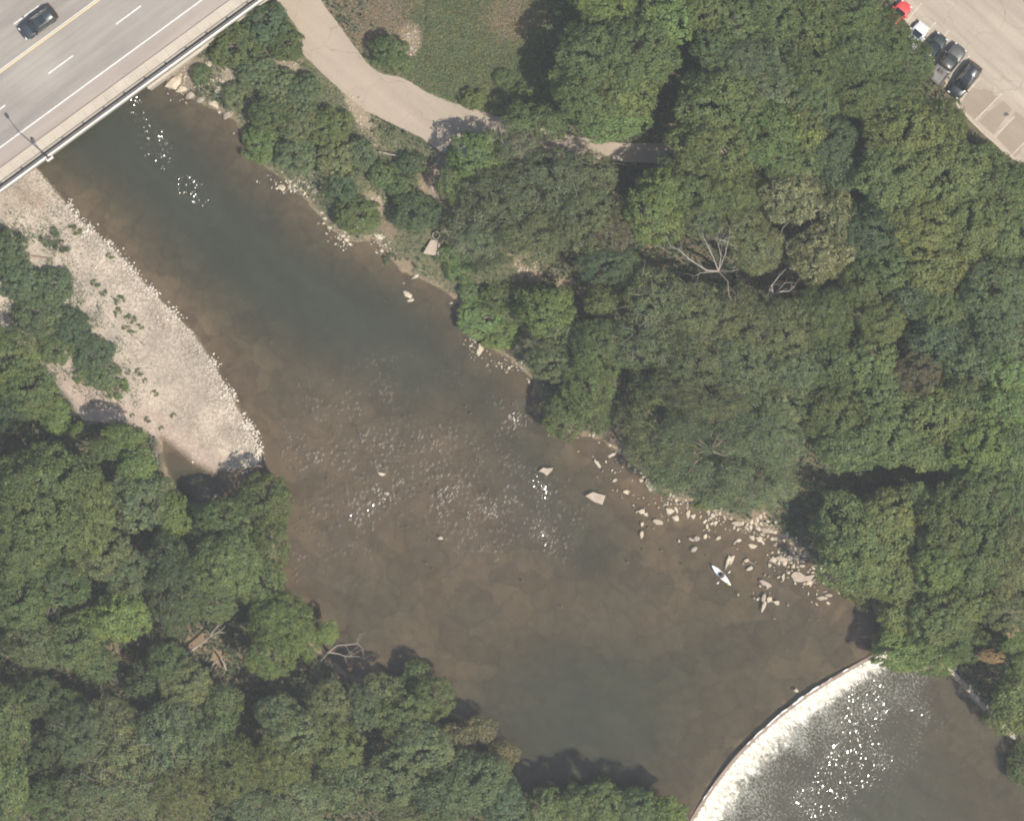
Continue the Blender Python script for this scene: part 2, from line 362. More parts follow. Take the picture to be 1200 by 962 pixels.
for (x, y, rx, ry, a, c, k) in [
        (478, 48, 20, 26, 0.3, (0.30, 0.25, 0.18), 1.0), (420, 128, 14, 32, -0.5, (0.34, 0.28, 0.21), 1.1), (432, 158, 12, 18, -0.3, (0.32, 0.26, 0.19), 0.9),
        (338, 76, 20, 8, 0.3, (0.30, 0.26, 0.20), 0.9), (218, 88, 22, 26, 0.5, (0.27, 0.23, 0.18), 0.9), (270, 90, 14, 24, -0.4, (0.26, 0.22, 0.17), 0.9),
        (440, 238, 18, 12, 0.8, (0.30, 0.25, 0.18), 1.0), (455, 268, 12, 22, -0.6, (0.17, 0.13, 0.09), 0.8), (474, 312, 12, 10, 0, (0.20, 0.15, 0.11), 1.0),
        (505, 218, 16, 22, 0.2, (0.24, 0.18, 0.13), 1.0), (616, 312, 28, 14, 0.7, (0.28, 0.22, 0.15), 1.1), (664, 334, 13, 9, 0.3, (0.26, 0.19, 0.13), 0.9),
        (536, 356, 18, 9, 0.7, (0.19, 0.15, 0.10), 1.0), (600, 425, 28, 8, 0.6, (0.21, 0.165, 0.115), 1.0), (708, 500, 9, 26, -0.35, (0.24, 0.175, 0.12), 1.2),
        (745, 540, 42, 8, 0.78, (0.25, 0.18, 0.125), 1.3), (800, 583, 30, 6, 0.35, (0.22, 0.165, 0.115), 1.0), (892, 602, 14, 12, 0, (0.24, 0.17, 0.115), 1.1), (722, 448, 8, 8, 0, (0.26, 0.20, 0.15), 1.0),
        (1003, 212, 9, 6, 0.3, (0.28, 0.2, 0.13), 1.0), (232, 752, 16, 10, -0.4, (0.22, 0.14, 0.095), 1.1), (256, 772, 9, 12, 0, (0.22, 0.14, 0.095), 1.0), (95, 712, 18, 10, 0.5, (0.15, 0.10, 0.07), 1.0),
        (140, 765, 14, 16, 0.4, (0.14, 0.10, 0.06), 0.9), (290, 810, 22, 20, 0.4, (0.10, 0.075, 0.055), 0.9), (765, 288, 8, 7, 0, (0.2, 0.13, 0.09), 1.0), (1120, 10, 60, 30, 0, (0.2, 0.16, 0.1), 0.6)]:
    C = lay(C, sm((blob(GX, GY, x, y, rx, ry, a) * k + (n2 - 0.5) * 0.55) * 2.0 - 0.25), c)
C = lay(C, sm(-(d_path) / 4 + 1.6) * (d_path < 0) * 0.6, (0.13, 0.105, 0.065))
C = lay(C, sm(1.6 - d_trail / 9) * 0.8, (0.17, 0.14, 0.11))
edge = sm(1.2 + d_river / 9) * (d_river <= 0) * (GX > 180)
C = lay(C, edge * 0.75 * sm((n2 - 0.25) * 3), (0.19, 0.145, 0.10))
# gravel bar
cob = sm((d_bar + 6 + wob * 16) / 8)
bar_c = np.array((0.290, 0.247, 0.196)) * (0.62 + 0.75 * n1[..., None])
C = C * (1 - cob[..., None]) + bar_c * cob[..., None]
d_sand = sd(GX, GY, SAND)
C = lay(C, sm((d_sand + 6 + wob * 22) / 10), (0.285, 0.228, 0.185))
C = lay(C, sm((blob(GX, GY, 38, 236, 22, 16) + (n2 - .5) * .9) * 1.6 - 0.4) * 0.6, (0.19, 0.14, 0.10))
C = lay(C, sm((blob(GX, GY, 185, 372, 26, 12, 0.8) + (n2 - .5) * .8) * 1.6 - 0.4) * 0.55, (0.22, 0.175, 0.14))
C = lay(C, sm((8 + d_river) / 9) * (d_bar > -5) * (d_river <= 0) * sm((GX - 120) / 60) * (d_sand > -12), (0.15, 0.115, 0.085))
# river bed: brown silty mud and flat stone in the shallows, darker weedy silty mud in the channels
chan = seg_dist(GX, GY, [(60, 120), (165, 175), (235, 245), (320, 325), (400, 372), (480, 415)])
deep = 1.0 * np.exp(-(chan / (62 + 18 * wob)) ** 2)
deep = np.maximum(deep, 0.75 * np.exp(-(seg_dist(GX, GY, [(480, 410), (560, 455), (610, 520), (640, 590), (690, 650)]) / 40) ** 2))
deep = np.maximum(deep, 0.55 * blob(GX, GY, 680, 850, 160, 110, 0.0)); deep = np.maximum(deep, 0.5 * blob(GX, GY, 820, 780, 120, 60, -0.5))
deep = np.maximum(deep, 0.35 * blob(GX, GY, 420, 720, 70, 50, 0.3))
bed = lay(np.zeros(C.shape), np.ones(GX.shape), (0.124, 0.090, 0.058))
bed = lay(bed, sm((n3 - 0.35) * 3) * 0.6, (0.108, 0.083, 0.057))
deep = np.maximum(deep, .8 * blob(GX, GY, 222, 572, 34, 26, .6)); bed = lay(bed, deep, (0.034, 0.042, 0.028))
bed = bed * (0.74 + 0.52 * n2[..., None]) * (0.9 + 0.2 * n1[..., None])
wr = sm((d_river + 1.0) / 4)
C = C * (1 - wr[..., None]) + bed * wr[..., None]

# ------------------------------------------------------------------ ground sheet
def ground_material():
    m, t, out = nodes('ground_soil_gravel_and_silt'); p = N(t, 'ShaderNodeBsdfPrincipled'); p.inputs['Roughness'].default_value = 0.95
    p.inputs['Specular IOR Level'].default_value = 0.15
    zc = t.nodes.new('ShaderNodeAttribute'); zc.attribute_name = 'zone'; g = t.nodes.new('ShaderNodeAttribute'); g.attribute_name = 'gravel'
    b = t.nodes.new('ShaderNodeAttribute'); b.attribute_name = 'bed'
    pos = geo_pos(t)
    f = noise_tex(t, 3.5, 5, 0.7, pos); f2 = noise_tex(t, 0.8, 4, 0.6, pos)
    v = t.nodes.new('ShaderNodeTexVoronoi'); v.inputs['Scale'].default_value = 4.6; t.links.new(pos, v.inputs['Vector'])
    sep = t.nodes.new('ShaderNodeSeparateColor'); t.links.new(v.outputs['Color'], sep.inputs[0])
    peb = math_node(t, 'MULTIPLY', ramp(t, sep.outputs[0], [(0.0, 0.66), (1.0, 1.36)]), ramp(t, v.outputs['Distance'], [(0.25, 1.08), (0.8, 0.7)]))
    # flat bedrock plates with open joints on the river bed
    v2 = t.nodes.new('ShaderNodeTexVoronoi'); v2.inputs['Scale'].default_value = 0.33; v2.inputs['Randomness'].default_value = 1.0
    w = t.nodes.new('ShaderNodeVectorMath'); w.operation = 'MULTIPLY_ADD'; nz = t.nodes.new('ShaderNodeTexNoise'); nz.inputs['Scale'].default_value = 0.9; nz.inputs['Detail'].default_value = 4
    t.links.new(pos, nz.inputs['Vector']); t.links.new(nz.outputs['Color'], w.inputs[0]); w.inputs[1].default_value = (1.8, 1.8, 0); t.links.new(pos, w.inputs[2]); t.links.new(w.outputs[0], v2.inputs['Vector'])
    v3 = t.nodes.new('ShaderNodeTexVoronoi'); v3.feature = 'DISTANCE_TO_EDGE'; v3.inputs['Scale'].default_value = 0.33; t.links.new(w.outputs[0], v3.inputs['Vector'])
    s2 = t.nodes.new('ShaderNodeSeparateColor'); t.links.new(v2.outputs['Color'], s2.inputs[0])
    plate = math_node(t, 'MULTIPLY', ramp(t, s2.outputs[0], [(0.0, 0.82), (1.0, 1.18)]), ramp(t, v3.outputs['Distance'], [(0.0, 0.84), (0.10, 1.0)]))
    k = math_node(t, 'MULTIPLY', ramp(t, f, [(0.25, 0.62), (0.75, 1.38)]), ramp(t, f2, [(0.3, 0.85), (0.7, 1.15)]))
    c = mixcol(t, 1.0, zc.outputs['Color'], k, 'MULTIPLY')
    cb = mixcol(t, 1.0, mixcol(t, 1.0, zc.outputs['Color'], plate, 'MULTIPLY'), ramp(t, f, [(0.25, 0.80), (0.75, 1.20)]), 'MULTIPLY')
    c = mixcol(t, b.outputs['Fac'], c, cb)
    c = mixcol(t, g.outputs['Fac'], c, mixcol(t, 1.0, zc.outputs['Color'], peb, 'MULTIPLY'))
    t.links.new(c, p.inputs['Base Color'])
    h = math_node(t, 'ADD', f, math_node(t, 'MULTIPLY', g.outputs['Fac'], math_node(t, 'SUBTRACT', 1.0, v.outputs['Distance'])))
    t.links.new(bump(t, h, 0.8, 0.06), p.inputs['Normal'])
    t.links.new(p.outputs[0], out.inputs[0]); return m
def to_world(PX, PY, ZZ):
    k = (CAM_H - ZZ) / CAM_H
    return (PX - 600) * 0.1 * k, (481 - PY) * 0.1 * k
wx, wy = to_world(GX, GY, Z)
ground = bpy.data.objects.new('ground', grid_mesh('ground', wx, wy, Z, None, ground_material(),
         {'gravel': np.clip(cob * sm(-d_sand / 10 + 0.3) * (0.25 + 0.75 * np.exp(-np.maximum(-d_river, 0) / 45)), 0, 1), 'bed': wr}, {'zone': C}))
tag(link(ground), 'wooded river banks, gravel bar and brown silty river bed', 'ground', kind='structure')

# ------------------------------------------------------------------ river water
def water_material():
    """clear brownish water: silty haze that thickens with depth, ripple shading painted into its colour, a glossy rippled skin, and foam where it tumbles"""
    m, t, out = nodes('river_water')
    A = lambda n: (lambda q: (setattr(q, 'attribute_name', n), q.outputs['Fac'])[1])(t.nodes.new('ShaderNodeAttribute'))
    murk, rif, foam = A('murk'), A('riffle'), A('foam')
    pos = geo_pos(t)
    # rippled skin: small facets, each with its own tilt, steeper where the water is broken
    mp = t.nodes.new('ShaderNodeMapping'); mp.vector_type = 'TEXTURE'; mp.inputs['Rotation'].default_value = (0, 0, math.radians(62)); mp.inputs['Scale'].default_value = (2.0, 0.9, 1); t.links.new(pos, mp.inputs[0])
    vo = t.nodes.new('ShaderNodeTexVoronoi'); vo.inputs['Scale'].default_value = 15.0; t.links.new(mp.outputs[0], vo.inputs['Vector'])
    vm = t.nodes.new('ShaderNodeVectorMath'); vm.operation = 'SUBTRACT'; t.links.new(vo.outputs['Color'], vm.inputs[0]); vm.inputs[1].default_value = (0.5, 0.5, 0.5)
    patchy = ramp(t, noise_tex(t, 0.33, 4, 0.6, pos), [(0.36, 0.35), (0.66, 1.0)])
    amp = math_node(t, 'MULTIPLY_ADD', math_node(t, 'MAXIMUM', math_node(t, 'MULTIPLY', math_node(t, 'MULTIPLY', rif, patchy), 0.62), math_node(t, 'MULTIPLY', A('spark'), math_node(t, 'MULTIPLY_ADD', patchy, 0.6, 0.45))), 1.0, 0.03)
    cx = t.nodes.new('ShaderNodeCombineXYZ'); t.links.new(amp, cx.inputs[0]); t.links.new(amp, cx.inputs[1]); cx.inputs[2].default_value = 0.0
    vm2 = t.nodes.new('ShaderNodeVectorMath'); vm2.operation = 'MULTIPLY'; t.links.new(vm.outputs[0], vm2.inputs[0]); t.links.new(cx.outputs[0], vm2.inputs[1])
    vm3 = t.nodes.new('ShaderNodeVectorMath'); vm3.operation = 'ADD'; t.links.new(vm2.outputs[0], vm3.inputs[0]); vm3.inputs[1].default_value = (0, 0, 1)
    vm4 = t.nodes.new('ShaderNodeVectorMath'); vm4.operation = 'NORMALIZE'; t.links.new(vm3.outputs[0], vm4.inputs[0]); nrm = vm4.outputs[0]
    tr = t.nodes.new('ShaderNodeBsdfTransparent'); tr.inputs[0].default_value = (0.90, 0.89, 0.85, 1)
    d = t.nodes.new('ShaderNodeBsdfDiffuse'); t.links.new(nrm, d.inputs['Normal'])
    mur = mixcol(t, rif, mixcol(t, foam, (0.042, 0.046, 0.031), (0.048, 0.053, 0.042)), (0.105, 0.084, 0.062))
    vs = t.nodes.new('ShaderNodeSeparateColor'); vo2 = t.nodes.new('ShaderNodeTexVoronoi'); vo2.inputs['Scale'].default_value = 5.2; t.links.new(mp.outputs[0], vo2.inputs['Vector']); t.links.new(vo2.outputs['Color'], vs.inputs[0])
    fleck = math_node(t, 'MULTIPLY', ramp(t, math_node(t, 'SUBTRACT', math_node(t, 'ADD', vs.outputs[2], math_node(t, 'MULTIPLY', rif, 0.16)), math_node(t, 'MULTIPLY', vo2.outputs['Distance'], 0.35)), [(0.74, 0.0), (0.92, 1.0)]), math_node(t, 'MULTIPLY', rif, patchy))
    mur = mixcol(t, fleck, mur, (0.27, 0.235, 0.185))  # lit ripples put into the colour as paler flecks
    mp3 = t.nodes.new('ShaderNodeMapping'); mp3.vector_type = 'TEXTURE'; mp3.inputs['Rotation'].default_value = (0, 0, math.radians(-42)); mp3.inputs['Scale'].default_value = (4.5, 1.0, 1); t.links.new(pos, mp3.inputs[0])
    ripple_shade = noise_tex(t, 0.55, 5, 0.65, mp3.outputs[0], 0.4)  # streaks along the flow: ripple shading put into the water colour
    mur = mixcol(t, 1.0, mur, ramp(t, ripple_shade, [(0.3, 0.84), (0.7, 1.16)]), 'MULTIPLY'); t.links.new(mur, d.inputs[0])
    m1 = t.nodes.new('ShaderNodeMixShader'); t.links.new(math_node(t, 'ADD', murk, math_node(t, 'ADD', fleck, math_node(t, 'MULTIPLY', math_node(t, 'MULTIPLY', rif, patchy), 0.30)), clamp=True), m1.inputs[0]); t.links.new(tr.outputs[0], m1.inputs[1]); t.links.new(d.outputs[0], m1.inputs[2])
    g = t.nodes.new('ShaderNodeBsdfGlossy'); g.inputs['Roughness'].default_value = 0.115; t.links.new(nrm, g.inputs['Normal'])
    fr = t.nodes.new('ShaderNodeFresnel'); fr.inputs['IOR'].default_value = 1.33; t.links.new(nrm, fr.inputs['Normal'])
    m2 = t.nodes.new('ShaderNodeMixShader'); t.links.new(fr.outputs[0], m2.inputs[0]); t.links.new(m1.outputs[0], m2.inputs[1]); t.links.new(g.outputs[0], m2.inputs[2])
    # foam flecks
    mp2 = t.nodes.new('ShaderNodeMapping'); mp2.vector_type = 'TEXTURE'; mp2.inputs['Rotation'].default_value = (0, 0, math.radians(-52)); mp2.inputs['Scale'].default_value = (1.25, 0.9, 1); t.links.new(pos, mp2.inputs[0])
    fn = noise_tex(t, 4.2, 6, 0.72, mp2.outputs[0], 0.25); fn2 = noise_tex(t, 0.28, 3, 0.5, pos)
    s = math_node(t, 'ADD', math_node(t, 'MULTIPLY', foam, 0.31), math_node(t, 'ADD', fn, math_node(t, 'MULTIPLY', math_node(t, 'SUBTRACT', fn2, 0.5), 0.35)))
    ff = math_node(t, 'MULTIPLY', ramp(t, math_node(t, 'SUBTRACT', s, 0.5), [(0.16, 0.0), (0.44, 1.0)]), math_node(t, 'GREATER_THAN', foam, 0.001))
    w = t.nodes.new('ShaderNodeBsdfDiffuse'); w.inputs[0].default_value = (0.33, 0.335, 0.29, 1); t.links.new(nrm, w.inputs['Normal'])
    m3 = t.nodes.new('ShaderNodeMixShader'); t.links.new(ff, m3.inputs[0]); t.links.new(m2.outputs[0], m3.inputs[1]); t.links.new(w.outputs[0], m3.inputs[2])
    t.links.new(m3.outputs[0], out.inputs[0]); return m
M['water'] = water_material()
def water_sheet(name, x0, x1, y0, y1, step, up, label):
    xs = np.arange(x0, x1, step); ys = np.arange(y0, y1, step); X, Y = np.meshgrid(xs, ys)
    dr = sd(X, Y, RIVER); dw = sd(X, Y, DOWN)
    ok = (dr > -14) & ((dw < 1) if up else (dw > -4))
    keep = ok[:-1, :-1] & ok[1:, :-1] & ok[1:, 1:] & ok[:-1, 1:]
    nn = vnoise(X, Y, 30, 3)
    ch = seg_dist(X, Y, [(60, 120), (165, 175), (235, 245), (320, 325), (400, 372), (480, 415)])
    murk = 0.07 + 0.16 * sm(dr / 60) + 0.40 * np.exp(-(ch / 60) ** 2)
    murk = np.maximum(murk, 0.62 * blob(X, Y, 690, 840, 170, 120)); murk = np.maximum(murk, 0.55 * blob(X, Y, 620, 590, 50, 90, -0.6))
    spark = np.zeros(X.shape); r = np.zeros(X.shape); foam = np.zeros(X.shape)
    if up:
        for (x, y, rx, ry, a, k) in [(480, 545, 150, 60, 0.15, .85), (420, 590, 90, 40, -0.2, .85), (540, 590, 90, 36, 0.2, .8), (600, 490, 40, 30, 0.2, .7), (370, 520, 60, 60, 0, .6), (650, 610, 50, 55, 0, .7), (410, 490, 110, 60, 0, .5), (560, 620, 120, 60, .2, .5), (400, 640, 70, 60, 0, .45), (350, 660, 22, 60, 0, .5),
                                      (445, 425, 60, 30, 0, .25), (745, 690, 70, 30, 0, .25), (960, 725, 70, 25, 0, .35), (850, 640, 90, 30, .5, .2), (560, 440, 90, 40, .4, .25)]:
            r = np.maximum(r, k * blob(X, Y, x, y, rx, ry, a))
        r = r * (0.62 + 0.5 * sm((nn - 0.28) * 2.6)); murk = murk * 1.0
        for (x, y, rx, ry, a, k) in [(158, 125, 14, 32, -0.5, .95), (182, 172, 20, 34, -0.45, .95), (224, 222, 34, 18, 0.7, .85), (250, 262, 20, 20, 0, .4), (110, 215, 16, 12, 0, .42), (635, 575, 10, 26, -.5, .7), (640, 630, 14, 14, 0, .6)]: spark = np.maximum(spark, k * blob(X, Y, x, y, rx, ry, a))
        z = np.full(X.shape, 0.0)
    else:
        side = sm((X - 1000 - (Y - 800) * 0.25) / 130)       # calmer, browner water along the right bank
        foam = 0.88 * np.exp(-np.maximum(dw - 22, 0) / 85) * (1 - 0.80 * side); foam = np.maximum(foam, 0.42 * blob(X, Y, 1080, 825, 34, 26, 0.9))
        foam = foam * (0.55 + 0.8 * nn)
        spark = 0.54 * np.maximum(np.exp(-(seg_dist(X, Y, [(1020, 825), (1000, 870), (975, 915), (1020, 890), (950, 940)]) / 34) ** 2), .8 * blob(X, Y, 1075, 835, 22, 16)); r = np.clip(0.35 * np.exp(-np.maximum(dw - 20, 0) / 170) * (1 - 0.7 * side), 0, 1); murk = np.clip(0.75 - 0.35 * side, 0, 1) + 0 * X
        z = np.full(X.shape, -1.2)
    wx_, wy_ = to_world(X, Y, z)
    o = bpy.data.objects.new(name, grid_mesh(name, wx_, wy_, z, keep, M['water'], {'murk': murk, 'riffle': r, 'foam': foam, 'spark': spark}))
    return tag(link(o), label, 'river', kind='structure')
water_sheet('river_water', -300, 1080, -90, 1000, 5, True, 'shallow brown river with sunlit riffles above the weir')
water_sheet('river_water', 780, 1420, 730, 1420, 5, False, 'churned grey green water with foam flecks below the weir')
# ------------------------------------------------------------------ path and parking lot
M['path'] = road_mat('path_paving', (0.252, 0.210, 0.164), (0.276, 0.230, 0.180), math.radians(-40), 0.06, 0.22)
M['lot'] = road_mat('parking_lot_paving', (0.262, 0.226, 0.184), (0.308, 0.268, 0.220), math.radians(-42), 0.16, 0.22)
M['lot_patch'] = road_mat('repaved_patch', (0.216, 0.180, 0.140), (0.240, 0.200, 0.156), math.radians(-42), 0.05, 0.1)
def smooth_line(pts, n):
    P = [np.array(p, float) for p in pts]; P = [2 * P[0] - P[1]] + P + [2 * P[-1] - P[-2]]; out = []
    for i in range(1, len(P) - 2):
        for k in range(n):
            t = k / n; a, b, c, d = P[i - 1:i + 3]
            out.append(0.5 * ((2 * b) + (-a + c) * t + (2 * a - 5 * b + 4 * c - d) * t * t + (-a + 3 * b - 3 * c + d) * t ** 3))
    out.append(P[-2]); return out
def strip_sheet(name, L, R, mat, dz, label, cat, cols=10, n=8, jag=0.0):
    a = smooth_line(L, n); b = smooth_line(R, n); V = []; F = []
    for i, (p, q) in enumerate(zip(a, b)):
        for k in range(cols + 1):
            u = k / cols; g = p * (1 - u) + q * u
            if jag and k in (0, cols): g = g + (np.array(q) - p) * random.uniform(-jag, jag)
            z = hz(g[0], g[1]) + dz; V.append(W(g[0], g[1], z))
    for i in range(len(a) - 1):
        for k in range(cols):
            j = i * (cols + 1) + k; F.append((j, j + 1, j + cols + 2, j + cols + 1))
    o = bpy.data.objects.new(name, mesh(name, V, F, mat)); link(o)
    if o.data.polygons[0].normal.z < 0: o.data.flip_normals()
    return tag(o, label, cat, kind='structure')
strip_sheet('path', PATH_L, PATH_R, M['path'], 0.05, 'pale tan paved riverside path curving into the trees', 'path', jag=0.012)
def flat_sheet(name, poly, z, mat, parent=None):
    v = [W(x, y, z) for x, y in poly]; o = bpy.data.objects.new(name, mesh(name, v, [tuple(range(len(v)))], mat)); link(o, parent)
    if o.data.polygons[0].normal.z < 0: o.data.flip_normals()
    return o
lot = flat_sheet('parking_lot', LOT, 3.03, M['lot']); tag(lot, 'pale worn parking lot in the corner above the trees', 'parking lot', kind='structure')
flat_sheet('repaved_patch', [(1137, 102), (1150, 106), (1152, 104), (1163, 108), (1161, 112), (1172, 113), (1157, 128), (1143, 141), (1125, 126)], 3.036, M['lot_patch'], lot)
flat_sheet('repaved_patch', [(1176, 118), (1186, 128), (1180, 136), (1164, 158), (1147, 143), (1160, 130)], 3.036, M['lot_patch'], lot)
flat_sheet('repaved_patch', [(1190, 130), (1215, 150), (1190, 185), (1168, 162), (1186, 140)], 3.036, M['lot_patch'], lot)
def painted(a, b, w, z, mat, parent, name='stall_line'):
    a = np.array(a, float); b = np.array(b, float); d = (b - a) / np.linalg.norm(b - a); nrm = np.array((-d[1], d[0])) * w / 2
    return flat_sheet(name, [a - nrm, b - nrm, b + nrm, a + nrm], z, mat, parent)
for a, b in [((1143, 141), (1174, 110)), ((1165, 161), (1189, 137)), ((1186, 182), (1215, 153)), ((1121, 123), (1148, 92)), ((1107, 102), (1136, 66)), ((1088, 66), (1112, 36)), ((1082, 44), (1097, 26)), ((1062, 26), (1080, 4))]:
    painted(a, b, 1.5, 3.042, M['line_faded'], lot)
mb = MB()
for (a, b) in [((1058, 20), (1080, 47)), ((1080.5, 48), (1100, 79.5)), ((1100.5, 80), (1124.5, 128)), ((1125, 129), (1153, 157)), ((1153.5, 157.5), (1200, 196))]:
    p, q = W(*a, 3.0), W(*b, 3.0); d = q - p
    mb.box(((p + q) / 2 + Vector((0, 0, 0.06))), (d.length, 0.18, 0.16), math.atan2(d.y, d.x))
mb.build('kerb', M['concrete'], lot)
flat_sheet('oil_stain', [(1179 + 3.2 * math.cos(a) * (1 + .3 * math.sin(3 * a)), 134 + 2.2 * math.sin(a)) for a in np.linspace(0, 6.1, 12)], 3.048, M['steel_dark'], lot)
mb = MB()
for i in range(9):
    p = W(1192 + i * 6.5, 0 + i * 6.5 - 10, 3.0); mb.box(p + Vector((0, 0, 0.1)), (0.95, 0.4, 0.22), math.radians(-44))
tag(mb.build('timber_edging', M['brownwood']), 'dark timber edging at the far corner of the parking lot', 'edging')

# ------------------------------------------------------------------ road bridge
DECK = 5.0
BU = Vector((0.807, 0.590, 0)).normalized(); BANG = math.atan2(0.590, 0.807)
def B(s, d, z=DECK):
    p = W(s * 0.807 - d * 0.590, 226 - s * 0.590 - d * 0.807, DECK); p.z = z; return p
def bslab(mbx, s0, s1, d0, d1, z0, z1):
    p = [B(s0, d0), B(s1, d0), B(s1, d1), B(s0, d1)]
    V = [Vector((q.x, q.y, z)) for z in (z0, z1) for q in p]
    return mbx.add(V, [(0, 1, 2, 3)[::-1], (4, 5, 6, 7), (0, 1, 5, 4), (1, 2, 6, 5), (2, 3, 7, 6), (3, 0, 4, 7)])
M['asphalt'] = road_mat('bridge_road_paving', (0.200, 0.182, 0.162), (0.228, 0.208, 0.184), BANG, 0.15, 0.06)
M['shoulder'] = road_mat('bridge_shoulder_paving', (0.240, 0.206, 0.178), (0.264, 0.228, 0.196), BANG, 0.10, 0.05)
bridge = empty('road_bridge', B(120, 110, 0)); tag(bridge, 'wide concrete road bridge with white parapet crossing the river corner', 'bridge')
def bpart(name, fn, mat, smooth=False):
    m = MB(); fn(m); m.v = [Vector(q) - bridge.location for q in m.v]; return m.build(name, mat, bridge, smooth)
S0, S1 = -420, 820
bpart('deck', lambda m: bslab(m, S0, S1, 2.4, 226, DECK - 1.1, DECK - 0.05), M['concrete_dark'])
bpart('carriageway', lambda m: bslab(m, S0, S1, 42, 188, DECK - 0.05, DECK), M['asphalt'])
bpart('shoulder', lambda m: bslab(m, S0, S1, 23, 42, DECK - 0.05, DECK), M['shoulder'])
bpart('shoulder', lambda m: bslab(m, S0, S1, 188, 206, DECK - 0.05, DECK), M['shoulder'])
bpart('kerb', lambda m: bslab(m, S0, S1, 21.4, 23, DECK - 0.05, DECK + 0.16), M['concrete'])
# footway: one slab per joint, those in view
sl_me = None
k = 0; s = -30.0
while s < 420:
    dz = random.uniform(-0.003, 0.003)
    bpart('footway_slab', lambda m: bslab(m, s + 0.1, s + 14.9, 8.2, 21.4, DECK - 0.05, DECK + 0.155 + dz), M['concrete']); s += 15
bpart('footway', lambda m: bslab(m, S0, -30.1, 8.2, 21.4, DECK - 0.05, DECK + 0.155), M['concrete'])
bpart('footway', lambda m: bslab(m, 420.1, S1, 8.2, 21.4, DECK - 0.05, DECK + 0.155), M['concrete'])
bpart('footway', lambda m: bslab(m, S0, S1, 206, 222, DECK - 0.05, DECK + 0.155), M['concrete'])
bpart('parapet_shade', lambda m: bslab(m, S0, S1, 1.9, 8.2, DECK - 0.05, DECK + 0.02), M['parapet_shade'])  # strip coloured dark to deepen the shadow beside the parapet
bpart('parapet', lambda m: bslab(m, S0, S1, 0.0, 1.9, DECK + 0.05, DECK + 1.02), M['concrete_white'])
bpart('parapet', lambda m: bslab(m, S0, S1, 222, 225, DECK - 0.5, DECK + 0.90), M['concrete_white'])
bpart('edge_beam', lambda m: bslab(m, S0, S1, -0.4, 1.9, DECK - 1.1, DECK + 0.045), M['concrete_dark'])
post_me = None
for k in range(15):
    s = 9 + k * 29.8
    o = bpart('railing_post', lambda m: (bslab(m, s - .8, s + .8, 2.2, 4.0, DECK + 0.60, DECK + 1.30), bslab(m, s - 1.2, s + 1.2, 1.9, 3.2, DECK + 1.0, DECK + 1.06)), M['steel_dark'])
bpart('handrail', lambda m: m.tube([B(S0, 3.4, DECK + 1.36), B(S1, 3.4, DECK + 1.36)], 0.05, 8), M['steel'], True)
# lane markings (each dash a mesh of its own)
def mark(s0, s1, d, w, mat): bpart('lane_marking', lambda m: bslab(m, s0, s1, d - w / 2, d + w / 2, DECK - 0.02, DECK + 0.005), mat)
mark(S0, S1, 42.6, 1.6, M['line_white'])
mark(S0, S1, 113.6, 1.5, M['line_yellow']); mark(S0, S1, 115.8, 1.1, M['line_white'])
for k in range(-2, 5):
    c0 = (56.5 - 0) * 0.807 - (86.7 - 226) * 0.590 + k * 98.5; mark(c0, c0 + 36, 79, 1.6, M['line_white'])
for k in range(-2, 4):
    c0 = 16.5 * 0.807 - (28.5 - 226) * 0.590 + k * 98.5; mark(c0, c0 + 36, 149.7, 1.6, M['line_white'])
mark(S0, S1, 187, 1.6, M['line_white'])
# lamp bay in the parapet, abutments and piers
LS = 57.5 * 0.807 - (184.5 - 226) * 0.590
bpart('lamp_bay', lambda m: (bslab(m, LS - 4.2, LS + 4.2, -4.0, -2.8, DECK - 0.6, DECK + 0.9), bslab(m, LS - 4.2, LS - 3.0, -2.8, -0.8, DECK - 0.6, DECK + 0.9),
                             bslab(m, LS + 3.0, LS + 4.2, -2.8, -0.8, DECK - 0.6, DECK + 0.9), bslab(m, LS - 3.0, LS + 3.0, -2.8, -0.8, DECK - 0.6, DECK + 0.45)), M['concrete_white'])
bpart('abutment', lambda m: (bslab(m, 213, 300, -3.6, 226, -1.5, DECK - 1.1), bslab(m, 300, 640, -2.0, 226, -1.5, DECK - 1.1)), M['concrete'])
bpart('abutment_ledge', lambda m: bslab(m, 212, 292, -4.4, -0.9, DECK - 1.4, DECK - 0.7), M['concrete'])
bpart('abutment', lambda m: bslab(m, -420, -90, 2.0, 226, -1.5, DECK - 1.1), M['concrete'])
for d in (30, 110, 195): bpart('pier', lambda m: bslab(m, 60, 70, d - 8, d + 8, -1.5, DECK - 1.1), M['concrete_dark'])
o = bpart('litter', lambda m: bslab(m, 144, 147, 23.2, 25, DECK + 0.0, DECK + 0.12), M['brownwood'])
bpy.data.objects.remove(o)

# street lamp standing in the bay
lb = B(LS, -1.8, DECK + 0.45); lamp = empty('street_lamp', lb); tag(lamp, 'tall dark street lamp standing at the bridge parapet, arm over the road', 'street lamp')
MB().lathe([(0.0, 0.42), (0.17, 0.42), (0.17, 0.06), (0.24, 0.05), (0.24, 0.0)], 12).build('lamp_base', M['steel'], lamp)
mb = MB(); mb.tube([(0, 0, 0.40), (0, 0, 4), (0, 0, 8.2)], [0.10, 0.085, 0.06], 10); mb.build('pole', M['steel_dark'], lamp, True)
adir = Vector((-0.57, 0.82, 0)).normalized()
mb = MB(); mb.tube([Vector((0, 0, 7.9)), adir * 0.7 + Vector((0, 0, 8.35)), adir * 1.7 + Vector((0, 0, 8.5))], [0.05, 0.045, 0.04], 8); mb.build('arm', M['steel_dark'], lamp, True)
mb = MB(); perp = Vector((-adir.y, adir.x, 0)); rings = []
